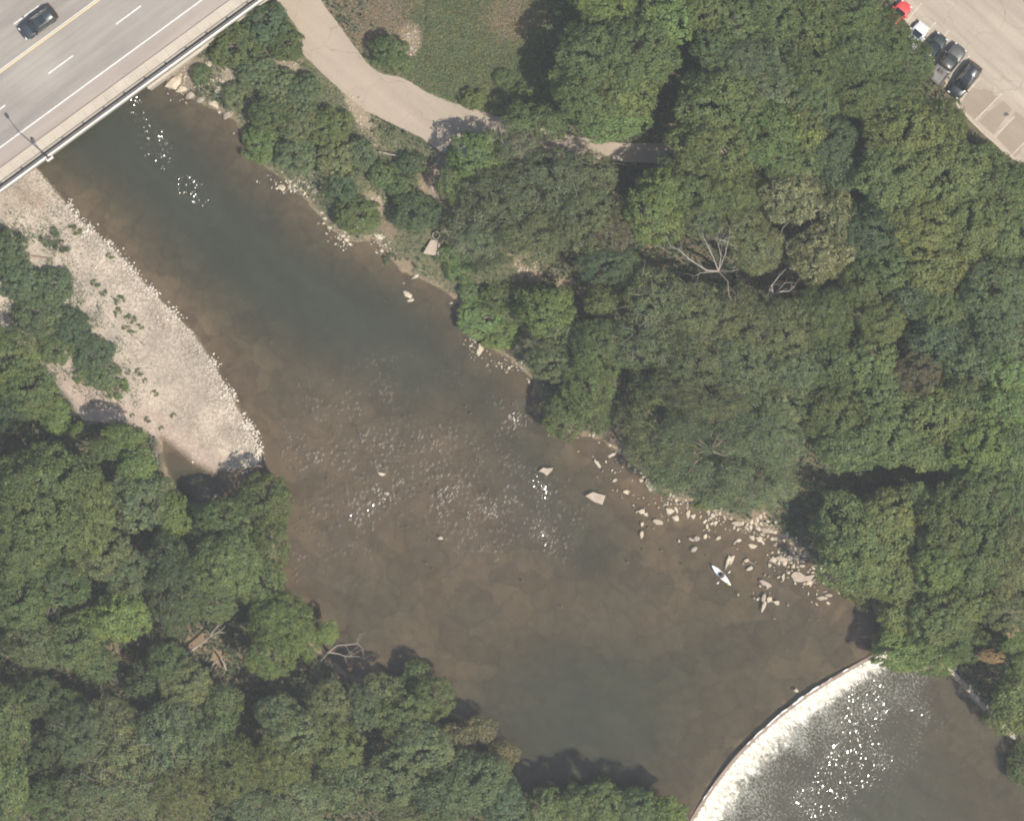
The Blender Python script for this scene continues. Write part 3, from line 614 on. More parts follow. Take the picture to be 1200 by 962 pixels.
for u, w, h in [(1.55, .05, .04), (1.75, .17, .08), (2.05, .21, .1), (2.3, .16, .08), (2.42, .05, .03)]:
    c = adir * u + Vector((0, 0, 8.52)); rings.append([c + perp * (w * math.cos(a)) + Vector((0, 0, h * math.sin(a))) for a in np.linspace(0, 2 * math.pi, 10, endpoint=False)])
mb.loft(rings); mb.build('lamp_head', M['steel_dark'], lamp, True)

# ------------------------------------------------------------------ cars
def make_car(name, label, px, py, z, ang, paint_m, L=4.7, Wd=1.9, H=1.65, kind='suv', wheel=0.34, scale=1.0, group=None):
    root = empty(name, W(px, py, z), ang); tag(root, label, 'pickup truck' if kind == 'pickup' else 'car', group)
    hl = L / 2; belt = 0.98 if kind != 'sedan' else 0.90; hood = belt + 0.02; w = Wd / 2
    if kind == 'suv':      prof = [(-hl, .62, .50, .80), (-hl + .10, .86, .34, belt), (-hl + .5, .98, .26, belt + .03), (-.6, 1, .24, belt), (hl - 1.6, 1, .24, hood + .02), (hl - .75, .97, .25, hood - .04), (hl - .22, .86, .32, hood - .16), (hl, .62, .42, .66)]
    elif kind == 'pickup': prof = [(-hl, .86, .48, .98), (-hl + .08, .95, .40, 1.0), (-.7, 1, .34, 1.0), (.3, 1, .32, 1.02), (hl - 1.3, 1, .32, 1.08), (hl - .5, .96, .34, 1.02), (hl - .15, .84, .40, .92), (hl, .60, .48, .74)]
    else:                  prof = [(-hl, .60, .48, .74), (-hl + .14, .84, .34, .90), (-hl + .6, .97, .24, .95), (-.5, 1, .22, .92), (hl - 1.5, 1, .22, .92), (hl - .7, .96, .24, .86), (hl - .2, .82, .32, .74), (hl, .58, .40, .60)]
    rings = []
    for x, f, zl, zt in prof:
        a = w * f; rings.append([(x, -a * .88, zl), (x, a * .88, zl), (x, a, zl + .14), (x, a, zt - .20), (x, a * .95, zt - .06), (x, a * .80, zt), (x, a * .3, zt + .03), (x, -a * .3, zt + .03), (x, -a * .80, zt), (x, -a * .95, zt - .06), (x, -a, zt - .20), (x, -a, zt - .0 - .2 - (zt - .2 - zl - .14))])
    recalc(MB().loft(rings).build('body', paint_m, root, True))
    if kind == 'suv': xr, xf, xr2, xf2 = -hl + .12, hl - 1.15, -hl + .50, hl - 1.95
    elif kind == 'pickup': xr, xf, xr2, xf2 = -.62, hl - 1.35, -.45, hl - 2.15
    else: xr, xf, xr2, xf2 = -hl + .55, hl - 1.15, -hl + 1.35, hl - 2.0
    zb, zr = belt, H; wb, wr_ = w * .90, w * .70
    base = [(xr, -wb * .86), (xr + .16, -wb), (xf - .35, -wb), (xf, -wb * .72), (xf + .05, 0), (xf, wb * .72), (xf - .35, wb), (xr + .16, wb), (xr, wb * .86)]
    top = [(xr2, -wr_ * .86), (xr2 + .12, -wr_), (xf2 - .2, -wr_), (xf2, -wr_ * .80), (xf2 + .03, 0), (xf2, wr_ * .80), (xf2 - .2, wr_), (xr2 + .12, wr_), (xr2, wr_ * .86)]
    rr = [[(x, y, zb - .02) for x, y in base], [(x, y, zr - .05) for x, y in top], [(x * .97 + .03 * (xr2 + xf2) / 2, y * .93, zr) for x, y in top]]
    recalc(MB().loft(rr).build('cabin', paint_m, root, True))
    def lerp(a, b, t): return tuple(a[i] * (1 - t) + b[i] * t for i in range(3))
    def pane(name, a, b, c, d, off):      # bottom a,b  top c,d   pane let into the frame, 12 mm proud
        n_ = (Vector(b) - Vector(a)).cross(Vector(d) - Vector(a)).normalized()
        if n_.dot(Vector(off)) < 0: n_ = -n_
        ctr = (Vector(a) + Vector(b) + Vector(c) + Vector(d)) / 4
        P = [ctr + (Vector(q) - ctr) * 0.92 for q in (a, b, c, d)]
        V = [q + n_ * 0.014 for q in P] + [q - n_ * 0.01 for q in P]
        recalc(MB().add(V, [(0, 1, 2, 3), (7, 6, 5, 4), (0, 4, 5, 1), (1, 5, 6, 2), (2, 6, 7, 3), (3, 7, 4, 0)]).build(name, M['glass_dark'], root))
    g0, g1 = zb + .02, zr - .06
    pane('windscreen', (xf + .03, -wb * .80, g0), (xf + .03, wb * .80, g0), (xf2 + .03, wr_ * .84, g1), (xf2 + .03, -wr_ * .84, g1), (1, 0, 1))
    pane('rear_window', (xr - .01, -wb * .84, g0 + .05), (xr - .01, wb * .84, g0 + .05), (xr2 - .01, wr_ * .84, g1), (xr2 - .01, -wr_ * .84, g1), (-1, 0, 1))
    for sg in (-1, 1):
        xm = (xr + xf) / 2 - .1; xm2 = (xr2 + xf2) / 2 - .1
        pane('side_window', (xr + .2, sg * wb, g0), (xm - .04, sg * wb, g0), (xm2 - .04, sg * wr_, g1), (xr2 + .2, sg * wr_, g1), (0, sg, .5))
        pane('side_window', (xm + .04, sg * wb, g0), (xf - .40, sg * wb, g0), (xf2 - .22, sg * wr_, g1), (xm2 + .04, sg * wr_, g1), (0, sg, .5))
        MB().box((xf - .30, sg * (w + .10), belt + .05), (.16, .22, .14), sg * .2).build('mirror', paint_m, root)
        MB().box((hl - .17, sg * w * .66, prof[-2][3] - .06), (.16, .34, .12), -sg * .35).build('headlight', M['lamp_clear'], root)
        MB().box((-hl + .07, sg * w * .74, prof[1][3] - .14), (.10, .24, .22), sg * .2).build('taillight', M['lamp_red'], root)
        if kind == 'suv': MB().tube([(xr2 + .2, sg * wr_ * .84, zr + .05), (xf2 - .2, sg * wr_ * .84, zr + .05)], .022, 6).build('roof_rail', M['steel'], root)
        for xx in (-hl + .85, hl - .88):
            t_ = MB(); V = []
            t_.lathe([(wheel * .62, -.11), (wheel, -.10), (wheel, .10), (wheel * .62, .11)], 16)
            t_.v = [(xx + x, sg * (w - .10) + zz, wheel + y) for x, y, zz in t_.v]
            tyre = t_.build('wheel', M['tyre'], root, True); recalc(tyre)
            r_ = MB().lathe([(0.001, .085), (wheel * .60, .07), (wheel * .62, -.07), (0.001, -.08)], 12); r_.v = [(xx + x, sg * (w - .10) + sg * zz, wheel + y) for x, y, zz in r_.v]
            recalc(r_.build('rim', M['rim'], tyre))
    if kind == 'pickup':
        x0, x1 = -hl + .12, -.72; zz = 1.03
        mb = MB()
        for sg in (-1, 1): mb.box(((x0 + x1) / 2, sg * (w - .10), zz + .10), (x1 - x0, .14, .24))
        mb.box((x0 + .03, 0, zz + .10), (.08, Wd - .36, .24)); mb.build('cargo_bed', paint_m, root)
        mb = MB(); mb.box(((x0 + x1) / 2 + .02, 0, zz + .03), (x1 - x0 - .16, Wd - .38, .02)); mb.build('bed_floor', M['liner'], root)
        for k in range(6): MB().box((x0 + .25 + k * .14, 0, zz + .065), (.05, Wd - .5, .05)).build('bed_rib', M['steel'], root)
        MB().box((x1 - .45, .05, zz + .17), (.42, .62, .26)).build('tool_box', M['steel_dark'], root)
    if kind == 'suv':
        MB().box(((xr2 + xf2) / 2 + .25, 0, zr + .008), (.75, wr_ * 1.25, .012)).build('sunroof', M['glass_dark'], root)
        MB().lathe([(0.001, .06), (.035, .05), (.05, 0)], 8, (xr2 + .35, 0, zr)).build('roof_antenna', M['steel_dark'], root)
    return root
lotang = math.atan2(0.78, 0.62); PK = 'cars parked along the edge of the lot'
make_car('sport_utility_car', 'dark grey car driving alone on the bridge road', 45.5, 27.5, DECK + .0, BANG + math.pi, M['car_dark'], 4.75, 2.0, 1.62, 'suv')
make_car('sport_utility_car', 'black car at the lower end of the parked row, beside the empty stalls', 1130, 95, 3.04, lotang + math.pi, M['car_black'], 4.7, 1.9, 1.7, 'suv', group=PK)
make_car('pickup_truck', 'grey pickup truck with open cargo bed, beside the black car', 1109.5, 76, 3.04, lotang, M['car_grey'], 5.3, 1.95, 1.72, 'pickup', .37, group=PK)
make_car('sedan_car', 'dark green car half hidden by leaves, between white car and pickup', 1091, 60, 3.04, lotang, M['car_green'], 4.5, 1.8, 1.43, 'sedan', .32, group=PK)
make_car('sedan_car', 'white car parked under the leaves, between red and dark green cars', 1070, 46, 3.04, lotang, M['car_white'], 4.3, 1.78, 1.43, 'sedan', .32, group=PK)
make_car('sedan_car', 'bright red car mostly hidden under the tree crown', 1049, 22, 3.04, lotang, M['car_red'], 4.5, 1.8, 1.43, 'sedan', .32, group=PK)

# ------------------------------------------------------------------ weir
wc = smooth_line(WEIR, 8); nW = len(wc)
def wframe(i):
    a = wc[max(i - 1, 0)]; b = wc[min(i + 1, nW - 1)]; d = (b - a) / np.linalg.norm(b - a); return wc[i], d, np.array((-d[1], d[0]))
def down_n(i):
    p, d, n = wframe(i)
    return n if (n[0] + n[1]) > 0 else -n
weir = empty('weir', W(930, 826, -2)); tag(weir, 'curved low weir with a brown crest and white water tumbling over it', 'weir')
def wpart(name, m, mat, smooth=False):
    m.v = [Vector(q) - weir.location for q in m.v]; return recalc(m.build(name, mat, weir, smooth))
M['crest'] = stained('wet_brown_weir_crest', (0.15, 0.105, 0.08), (0.21, 0.16, 0.12), 0.8, 0.45, 4.0, 0.25, 0.02)
rings = []
for i in range(nW):
    p = wc[i]; n = down_n(i); q = lambda v, z: W(p[0] + n[0] * v, p[1] + n[1] * v, z)
    rings.append([q(-1.2, -2.2), q(-1.2, 0.03), q(-.6, 0.08), q(2.2, 0.07), q(3.0, -0.02), q(8, -2.4)])
wpart('crest', MB().loft(rings), M['crest'])
def white_mat():
    m, t, out = nodes('tumbling_white_water')
    e = t.nodes.new('ShaderNodeAttribute'); e.attribute_name = 'edge'; pos = geo_pos(t)
    mp = t.nodes.new('ShaderNodeMapping'); mp.vector_type = 'TEXTURE'; mp.inputs['Rotation'].default_value = (0, 0, math.radians(-52)); mp.inputs['Scale'].default_value = (1.25, 0.75, 1); t.links.new(pos, mp.inputs[0])
    f = noise_tex(t, 1.7, 8, 0.76, mp.outputs[0], 0.8); f2 = noise_tex(t, 0.45, 4, 0.6, pos)
    s = math_node(t, 'ADD', e.outputs['Fac'], math_node(t, 'ADD', math_node(t, 'MULTIPLY', math_node(t, 'SUBTRACT', f, 0.5), 1.9), math_node(t, 'MULTIPLY', math_node(t, 'SUBTRACT', f2, 0.5), 1.3)))
    a = ramp(t, s, [(0.34, 0.0), (0.80, 1.0)])
    d = t.nodes.new('ShaderNodeBsdfDiffuse'); t.links.new(ramp(t, f, [(0.34, (0.20, 0.185, 0.15)), (0.47, (0.42, 0.40, 0.34)), (0.64, (0.64, 0.62, 0.56))]), d.inputs[0])
    t.links.new(bump(t, f, 0.5, 0.08), d.inputs['Normal'])
    tr = t.nodes.new('ShaderNodeBsdfTransparent'); mx = t.nodes.new('ShaderNodeMixShader')
    t.links.new(a, mx.inputs[0]); t.links.new(tr.outputs[0], mx.inputs[1]); t.links.new(d.outputs[0], mx.inputs[2]); t.links.new(mx.outputs[0], out.inputs[0]); return m
M['white'] = white_mat()
nv = 26; wi = np.arange(0, nW, 1); GXw = np.zeros((len(wi), nv)); GYw = GXw.copy(); GZw = GXw.copy(); E = GXw.copy()
for a, i in enumerate(wi):
    p = wc[i]; n = down_n(i); f = i / (nW - 1); reach = 39 - 20 * f
    for b in range(nv):
        u = b / (nv - 1); v = 2.9 + u * (reach + 14)
        z = -0.06 - 1.02 * sm(np.array((v - 2.9) / 11.0)) + 0.10 * math.exp(-((v - 20) / 10) ** 2) * (1 + 0.0)
        z = float(z) + 0.14 * (mnoise.noise(Vector((p[0] * .16 + n[0] * v * .16, p[1] * .16 + n[1] * v * .16, 3))) ) * float(sm(np.array(v / 14)))
        q = W(p[0] + n[0] * v, p[1] + n[1] * v, z); GXw[a, b], GYw[a, b], GZw[a, b] = q - weir.location
        E[a, b] = 1.0 - 0.62 * max(0.0, (v - reach * 0.48) / (reach * 0.50)) if v > 5 else 0.55 + 0.45 * (v - 2.9) / 2.1
o = bpy.data.objects.new('white_water', grid_mesh('white_water', GXw, GYw, GZw, None, M['white'], {'edge': E})); link(o, weir); tag(o, kind='stuff')
# foam line that hangs on the upstream lip: short lumps with gaps
M['foam'] = stained('settled_foam', (0.82, 0.80, 0.78), (0.74, 0.71, 0.68), 1.0, 0.9, 6, 0.08, 0.02)
mb = MB(); t_ = 0.0; i = 10
while i < nW - 10:
    ln = random.choice((1, 2, 3, 5, 6)); pts = []; f = i / nW
    dense = math.exp(-((f - 0.52) / 0.20) ** 2)
    for j in range(i, min(i + ln + 1, nW)):
        p = wc[j]; n = down_n(j); off = -0.4 + random.uniform(-.5, .5); pts.append(W(p[0] + n[0] * off, p[1] + n[1] * off, 0.11))
    if len(pts) > 1 and random.random() < 0.45 + 0.6 * dense:
        r = random.uniform(.04, .07) + 0.05 * dense; mb.tube(pts, [r * .4] + [r * random.uniform(.7, 1.2) for _ in pts[1:-1]] + [r * .4], 6)
    i += ln + random.choice((0, 1, 1, 2))
o = wpart('foam', mb, M['foam'], True); tag(o, kind='stuff')

# ------------------------------------------------------------------ retaining wall, culvert, kayak
wall = empty('retaining_wall', W(1140, 815, -2)); tag(wall, 'low stone retaining wall along the right bank below the weir', 'wall')
A0, A1 = np.array((1109., 783.)), np.array((1190., 868.)); dirw = (A1 - A0) / np.linalg.norm(A1 - A0); nw_ = np.array((dirw[1], -dirw[0]))
ang = math.atan2(-dirw[1], dirw[0]); Lw = np.linalg.norm(A1 - A0)
mb = MB(); c = (A0 + A1) / 2 + nw_ * 4.4; mb.box(W(*c, 0) - wall.location + Vector((0, 0, -.75)), (Lw * .1, 0.30, 1.9), ang); mb.build('core', M['concrete_dark'], wall)
for row, (z0, off) in enumerate(((-1.05, 0.4), (-0.55, 0.8), (0.0, 1.3), (0.42, 2.4))):
    s = random.uniform(0, 3)
    while s < Lw - 4:
        ln = random.uniform(6, 13); c = A0 + dirw * (s + ln / 2) + nw_ * (off + random.uniform(-.3, .3)); hh = 0.46 + random.uniform(-.05, .05)
        mb = MB(); mb.box((0, 0, 0), (ln * .1 - .05, 0.42 + random.uniform(-.05, .1), hh))
        o = mb.build('stone_block', M['rock'] if random.random() < .45 else M['rock_grey'], wall); o.location = W(*c, z0) - wall.location; o.rotation_euler = (random.uniform(-.04, .04), random.uniform(-.03, .03), ang + random.uniform(-.05, .05)); s += ln + 0.6
terrace = empty('concrete_apron', W(1165, 800, 0)); tag(terrace, 'shaded grey concrete apron in low steps behind the stone wall', 'apron')
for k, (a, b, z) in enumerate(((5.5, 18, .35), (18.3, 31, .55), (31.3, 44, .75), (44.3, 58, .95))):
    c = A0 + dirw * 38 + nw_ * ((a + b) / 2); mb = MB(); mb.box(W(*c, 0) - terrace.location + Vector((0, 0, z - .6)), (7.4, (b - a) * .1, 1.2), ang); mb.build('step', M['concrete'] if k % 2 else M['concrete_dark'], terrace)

cul = empty('culvert', W(511, 276, hz(511, 276))); tag(cul, 'round concrete culvert ring with a sloping apron on the right bank', 'culvert')
recalc(MB().lathe([(.47, -.3), (.47, .42), (.43, .47), (.39, .47), (.36, .40), (.36, -.3)], 20).build('pipe_ring', M['concrete'], cul, True))
MB().lathe([(.001, -.1), (.33, -.1)], 16).build('painted_mouth_shade', M['steel_dark'], cul)  # dark disc standing in for the shade inside the pipe
g = lambda x, y, z: W(x, y, 0) - W(511, 276, 0) + Vector((0, 0, z))
recalc(MB().loft([[g(505, 281, .30), g(513.5, 282, .30), g(513.5, 282, -.4), g(505, 281, -.4)], [g(496, 297, .12), g(511, 300, .12), g(511, 300, -.5), g(496, 297, -.5)]]).build('apron', M['slab_rock'], cul))
recalc(MB().loft([[g(514, 284, .42), g(516, 284.5, .42), g(516, 284.5, -.3), g(514, 284, -.3)], [g(512, 302, .2), g(514.5, 303, .2), g(514.5, 303, -.5), g(512, 302, -.5)]]).build('side_wall', M['slab_rock'], cul))

kd = math.atan2(-0.72, 0.69)
M['kayak'] = paint('white_kayak_hull', (0.80, 0.80, 0.80), 0.3, 0.4, 0.0)
kay = empty('kayak', W(845, 673.5, 0.0), kd); tag(kay, 'small white kayak afloat beside the rocks of the right bank', 'kayak')
rings = []
for u, w_, zt, zl in [(-1.62, .02, .24, .18), (-1.35, .14, .25, .02), (-.9, .28, .27, -.10), (-.3, .35, .26, -.12), (.3, .34, .26, -.12), (.9, .25, .28, -.1), (1.4, .11, .31, .04), (1.66, .02, .34, .24)]:
    rings.append([(u, -w_, zt - .05), (u, -w_ * .7, zl + .04), (u, 0, zl), (u, w_ * .7, zl + .04), (u, w_, zt - .05), (u, w_ * .55, zt + .02), (u, 0, zt + .05), (u, -w_ * .55, zt + .02)])
recalc(MB().loft(rings).build('hull', M['kayak'], kay, True))
rm = [[(.02 + .42 * a * math.cos(w_), .255 * a * math.sin(w_), z) for w_ in np.linspace(0, 2 * math.pi, 18, endpoint=False)] for a, z in ((1.0, .30), (1.0, .345), (.86, .345), (.80, .29))]
recalc(MB().loft(rm).build('cockpit_rim', M['steel_dark'], kay, True))
MB().add([(.02 + .40 * .8 * math.cos(w_), .24 * .8 * math.sin(w_), .318) for w_ in np.linspace(0, 2 * math.pi, 18, endpoint=False)], [tuple(range(18))]).build('cockpit_well', M['steel_dark'], kay)
M['tag_yellow'] = paint('yellow_green_bag', (0.45, 0.5, 0.08), 0.6, 0.1, 0)
recalc(MB().loft([[(x, -.12 + y_ * r, .36 + z_ * r) for y_, z_ in [(math.cos(a), math.sin(a)) for a in np.linspace(0, 2 * math.pi, 8, endpoint=False)]] for x, r in ((1.18, .03), (1.24, .09), (1.44, .10), (1.52, .04))]).build('dry_bag', M['tag_yellow'], kay, True))
# seated paddler
person = empty('person', W(845, 673.5, 0.0), kd); tag(person, 'person in dark clothing seated in the white kayak holding a paddle', 'person')
M['cloth'] = stained('dark_jacket', (0.03, 0.03, 0.035), (0.045, 0.045, 0.05), 6, 0.9, 20, 0.2, 0)
M['skin'] = stained('skin', (0.42, 0.26, 0.19), (0.46, 0.29, 0.21), 6, 0.6, 20, 0.05, 0)
M['hair'] = stained('dark_hair', (0.03, 0.022, 0.016), (0.045, 0.033, 0.025), 8, 0.8, 30, 0.2, 0)
def skinned(name, pts, edges, radii, mat, parent, root=0, lv=2):
    me = bpy.data.meshes.new(name); me.from_pydata(pts, edges, []); me.materials.append(mat); o = bpy.data.objects.new(name, me); link(o, parent)
    md = o.modifiers.new('skin', 'SKIN'); md.use_smooth_shade = True
    for i, r in enumerate(radii): me.skin_vertices[0].data[i].radius = (r, r) if not hasattr(r, '__len__') else r
    me.skin_vertices[0].data[root].use_root = True
    o.modifiers.new('sub', 'SUBSURF').levels = lv; o.modifiers['sub'].render_levels = lv; return o
bp = [(-.10, 0, .30), (-.12, 0, .50), (-.10, 0, .72), (-.08, 0, .84), (-.05, 0, .93), (-.10, .17, .76), (.06, .30, .58), (.28, .24, .56), (-.10, -.17, .76), (.06, -.30, .58), (.28, -.24, .56), (.25, .09, .33), (.25, -.09, .33), (-.03, 0, 1.03), (-.02, 0, 1.12)]
be = [(0, 1), (1, 2), (2, 3), (3, 4), (2, 5), (5, 6), (6, 7), (2, 8), (8, 9), (9, 10), (0, 11), (0, 12), (4, 13), (13, 14)]
skinned('body', bp, be, [.15, .14, .15, .07, .055, .065, .048, .034, .065, .048, .034, .08, .08, .09, .07], M['cloth'], person)
hd = MB(); hd.lathe([(.001, -.11), (.06, -.10), (.085, -.03), (.092, .04), (.07, .10), (.001, .125)], 14, (-.02, 0, 1.07)); hd.box((.072, 0, 1.05), (.04, .03, .05)); hd.box((.0, .095, 1.06), (.04, .02, .06)); hd.box((.0, -.095, 1.06), (.04, .02, .06)); recalc(hd.build('head', M['skin'], person, True))
recalc(MB().lathe([(.098, -.02), (.105, .05), (.08, .115), (.001, .14)], 14, (-.035, 0, 1.075)).build('hair', M['hair'], person, True))
for sg in (-1, 1):
    hp = [(.28, sg * .24, .56), (.34, sg * .235, .56)]; he = [(0, 1)]; rr_ = [.03, .038]
    for f_ in range(4):
        y_ = sg * (.205 + f_ * .02); b_ = len(hp); ln = (.9, 1.05, 1.0, .85)[f_]
        hp += [(.375, y_, .575), (.375 + .03 * ln, y_, .57), (.385 + .02 * ln, y_, .54)]; he += [(1, b_), (b_, b_ + 1), (b_ + 1, b_ + 2)]; rr_ += [.009, .009, .008]
    b_ = len(hp); hp += [(.35, sg * .20, .545), (.385, sg * .195, .53)]; he += [(1, b_), (b_, b_ + 1)]; rr_ += [.010, .009]
    skinned('hand', hp, he, rr_, M['skin'], person, 1, 1)
pad = empty('paddle', W(845, 673.5, 0.0), kd); tag(pad, 'double bladed paddle held across the white kayak', 'paddle')
MB().tube([(.40, -.75, .50), (.40, .75, .58)], .016, 8).build('shaft', M['steel'], pad, True)
for sg in (-1, 1):
    zc = .54 + sg * .04
    recalc(MB().loft([[(.40 + w_ * math.cos(a), sg * y_, zc + sg * .0 + .012 * math.sin(a)) for a in np.linspace(0, 2 * math.pi, 8, endpoint=False)] for y_, w_ in ((.72, .018), (.82, .07), (.98, .085), (1.08, .05))]).build('blade', M['concrete_white'], pad, True))
# ------------------------------------------------------------------ rocks
def hull_proto(name, seed, n, sx, sy, sz, flat, mat, jitter=0.3):
    r = random.Random(seed); bm = bmesh.new()
    for i in range(n):
        a = 2 * math.pi * (i * 0.618034 % 1); zz = 1 - 2 * (i + .5) / n; q = math.sqrt(1 - zz * zz)
        k = 1 - jitter * r.random(); bm.verts.new((sx * q * math.cos(a) * k, sy * q * math.sin(a) * k, max(-.5, min(flat, zz * k)) * sz))
    h = bmesh.ops.convex_hull(bm, input=bm.verts)
    bmesh.ops.delete(bm, geom=list({e for e in h['geom_interior'] if isinstance(e, bmesh.types.BMVert)}), context='VERTS')
    me = bpy.data.meshes.new(name); bm.to_mesh(me); bm.free(); me.materials.append(mat); return me
RP = [hull_proto('boulder', 10 + k, 8 + k % 4, 1.0, .76 + .06 * (k % 4), .62, .55 + .08 * (k % 3), M['rock'], .42) for k in range(10)]
RPG = [hull_proto('boulder', 40 + k, 18, 1.0, .8, .6, .7, M['rock_grey']) for k in range(3)]
RPT = [hull_proto('boulder', 60 + k, 14, 1.0, .62, .5, .45, M['slab_rock'], .22) for k in range(3)]
def prism_rock(name, poly, th, mat, tilt=(0, 0), z=0.0):
    cx = sum(p[0] for p in poly) / len(poly); cy_ = sum(p[1] for p in poly) / len(poly); top = []; c = W(cx, cy_, 0)
    for x, y in poly:
        q = W(x, y, 0) - c; top.append(Vector((q.x, q.y, th + q.x * tilt[0] + q.y * tilt[1] + random.uniform(-.02, .02))))
    mid = [Vector((q.x * 1.05, q.y * 1.05, q.z - .06)) for q in top]; bot = [Vector((q.x * 1.10, q.y * 1.10, -.4)) for q in top]
    o = MB().loft([bot, mid, [Vector((q.x * .97, q.y * .97, q.z)) for q in top]]).build(name, mat); recalc(o); o.location = (c.x, c.y, z); return o
ROCK_GROUP = {}
def boulder(px, py, r, el=1.0, ang=None, label=None, group=None, protos=RP, z=None):
    me = random.choice(protos); o = bpy.data.objects.new('boulder', me); link(o)
    g_ = hz(px, py); base = max(g_, -0.10 if d_px_down(px, py) < 0 else -1.3)
    o.location = W(px, py, 0); o.location.z = base + 0.035 * r * 0.5 if z is None else z
    s = 0.1 * r * 1.32; o.scale = (s * math.sqrt(el), s / math.sqrt(el), s * random.uniform(.7, 1.0))
    o.rotation_euler = (random.uniform(-.12, .12), random.uniform(-.12, .12), random.uniform(0, 6.28) if ang is None else ang)
    tag(o, label, 'rock', group); return o
def d_px_down(px, py):
    return float(sd(np.array([[px]], float), np.array([[py]], float), DOWN)[0, 0])
G1 = 'pale rocks along the right bank'
for poly, th, tilt, lab in [([(686, 581), (694.5, 576.5), (709, 580.5), (705.5, 591), (697, 588)], .24, (.03, .10), 'largest flat tan slab rock alone in the shallows, four cornered'),
                            ([(631, 552), (637, 547.5), (640, 548.8), (647.5, 548), (646.5, 551.5), (640.5, 557.5), (637, 554)], .26, (-.05, .12), 'pointed cream slab rock farthest out in the river, upstream of the tan slab'),
                            ([(755, 565), (758, 561), (764, 561), (771.5, 569.5), (768, 574), (761, 575.5), (758.5, 571)], .34, (.02, .03), 'broad tan boulder at the foot of the grassy bank, biggest of its row'),
                            ([(927, 674), (931, 669.5), (937, 670), (944, 675), (955, 673), (950, 679), (940, 681.5), (931, 681)], .26, (0, .03), 'wide low slab lying among the lowest stones near the leaning bright tree')]:
    tag(prism_rock('slab_rock', poly, th, M['slab_rock'], tilt), lab, 'rock', G1)
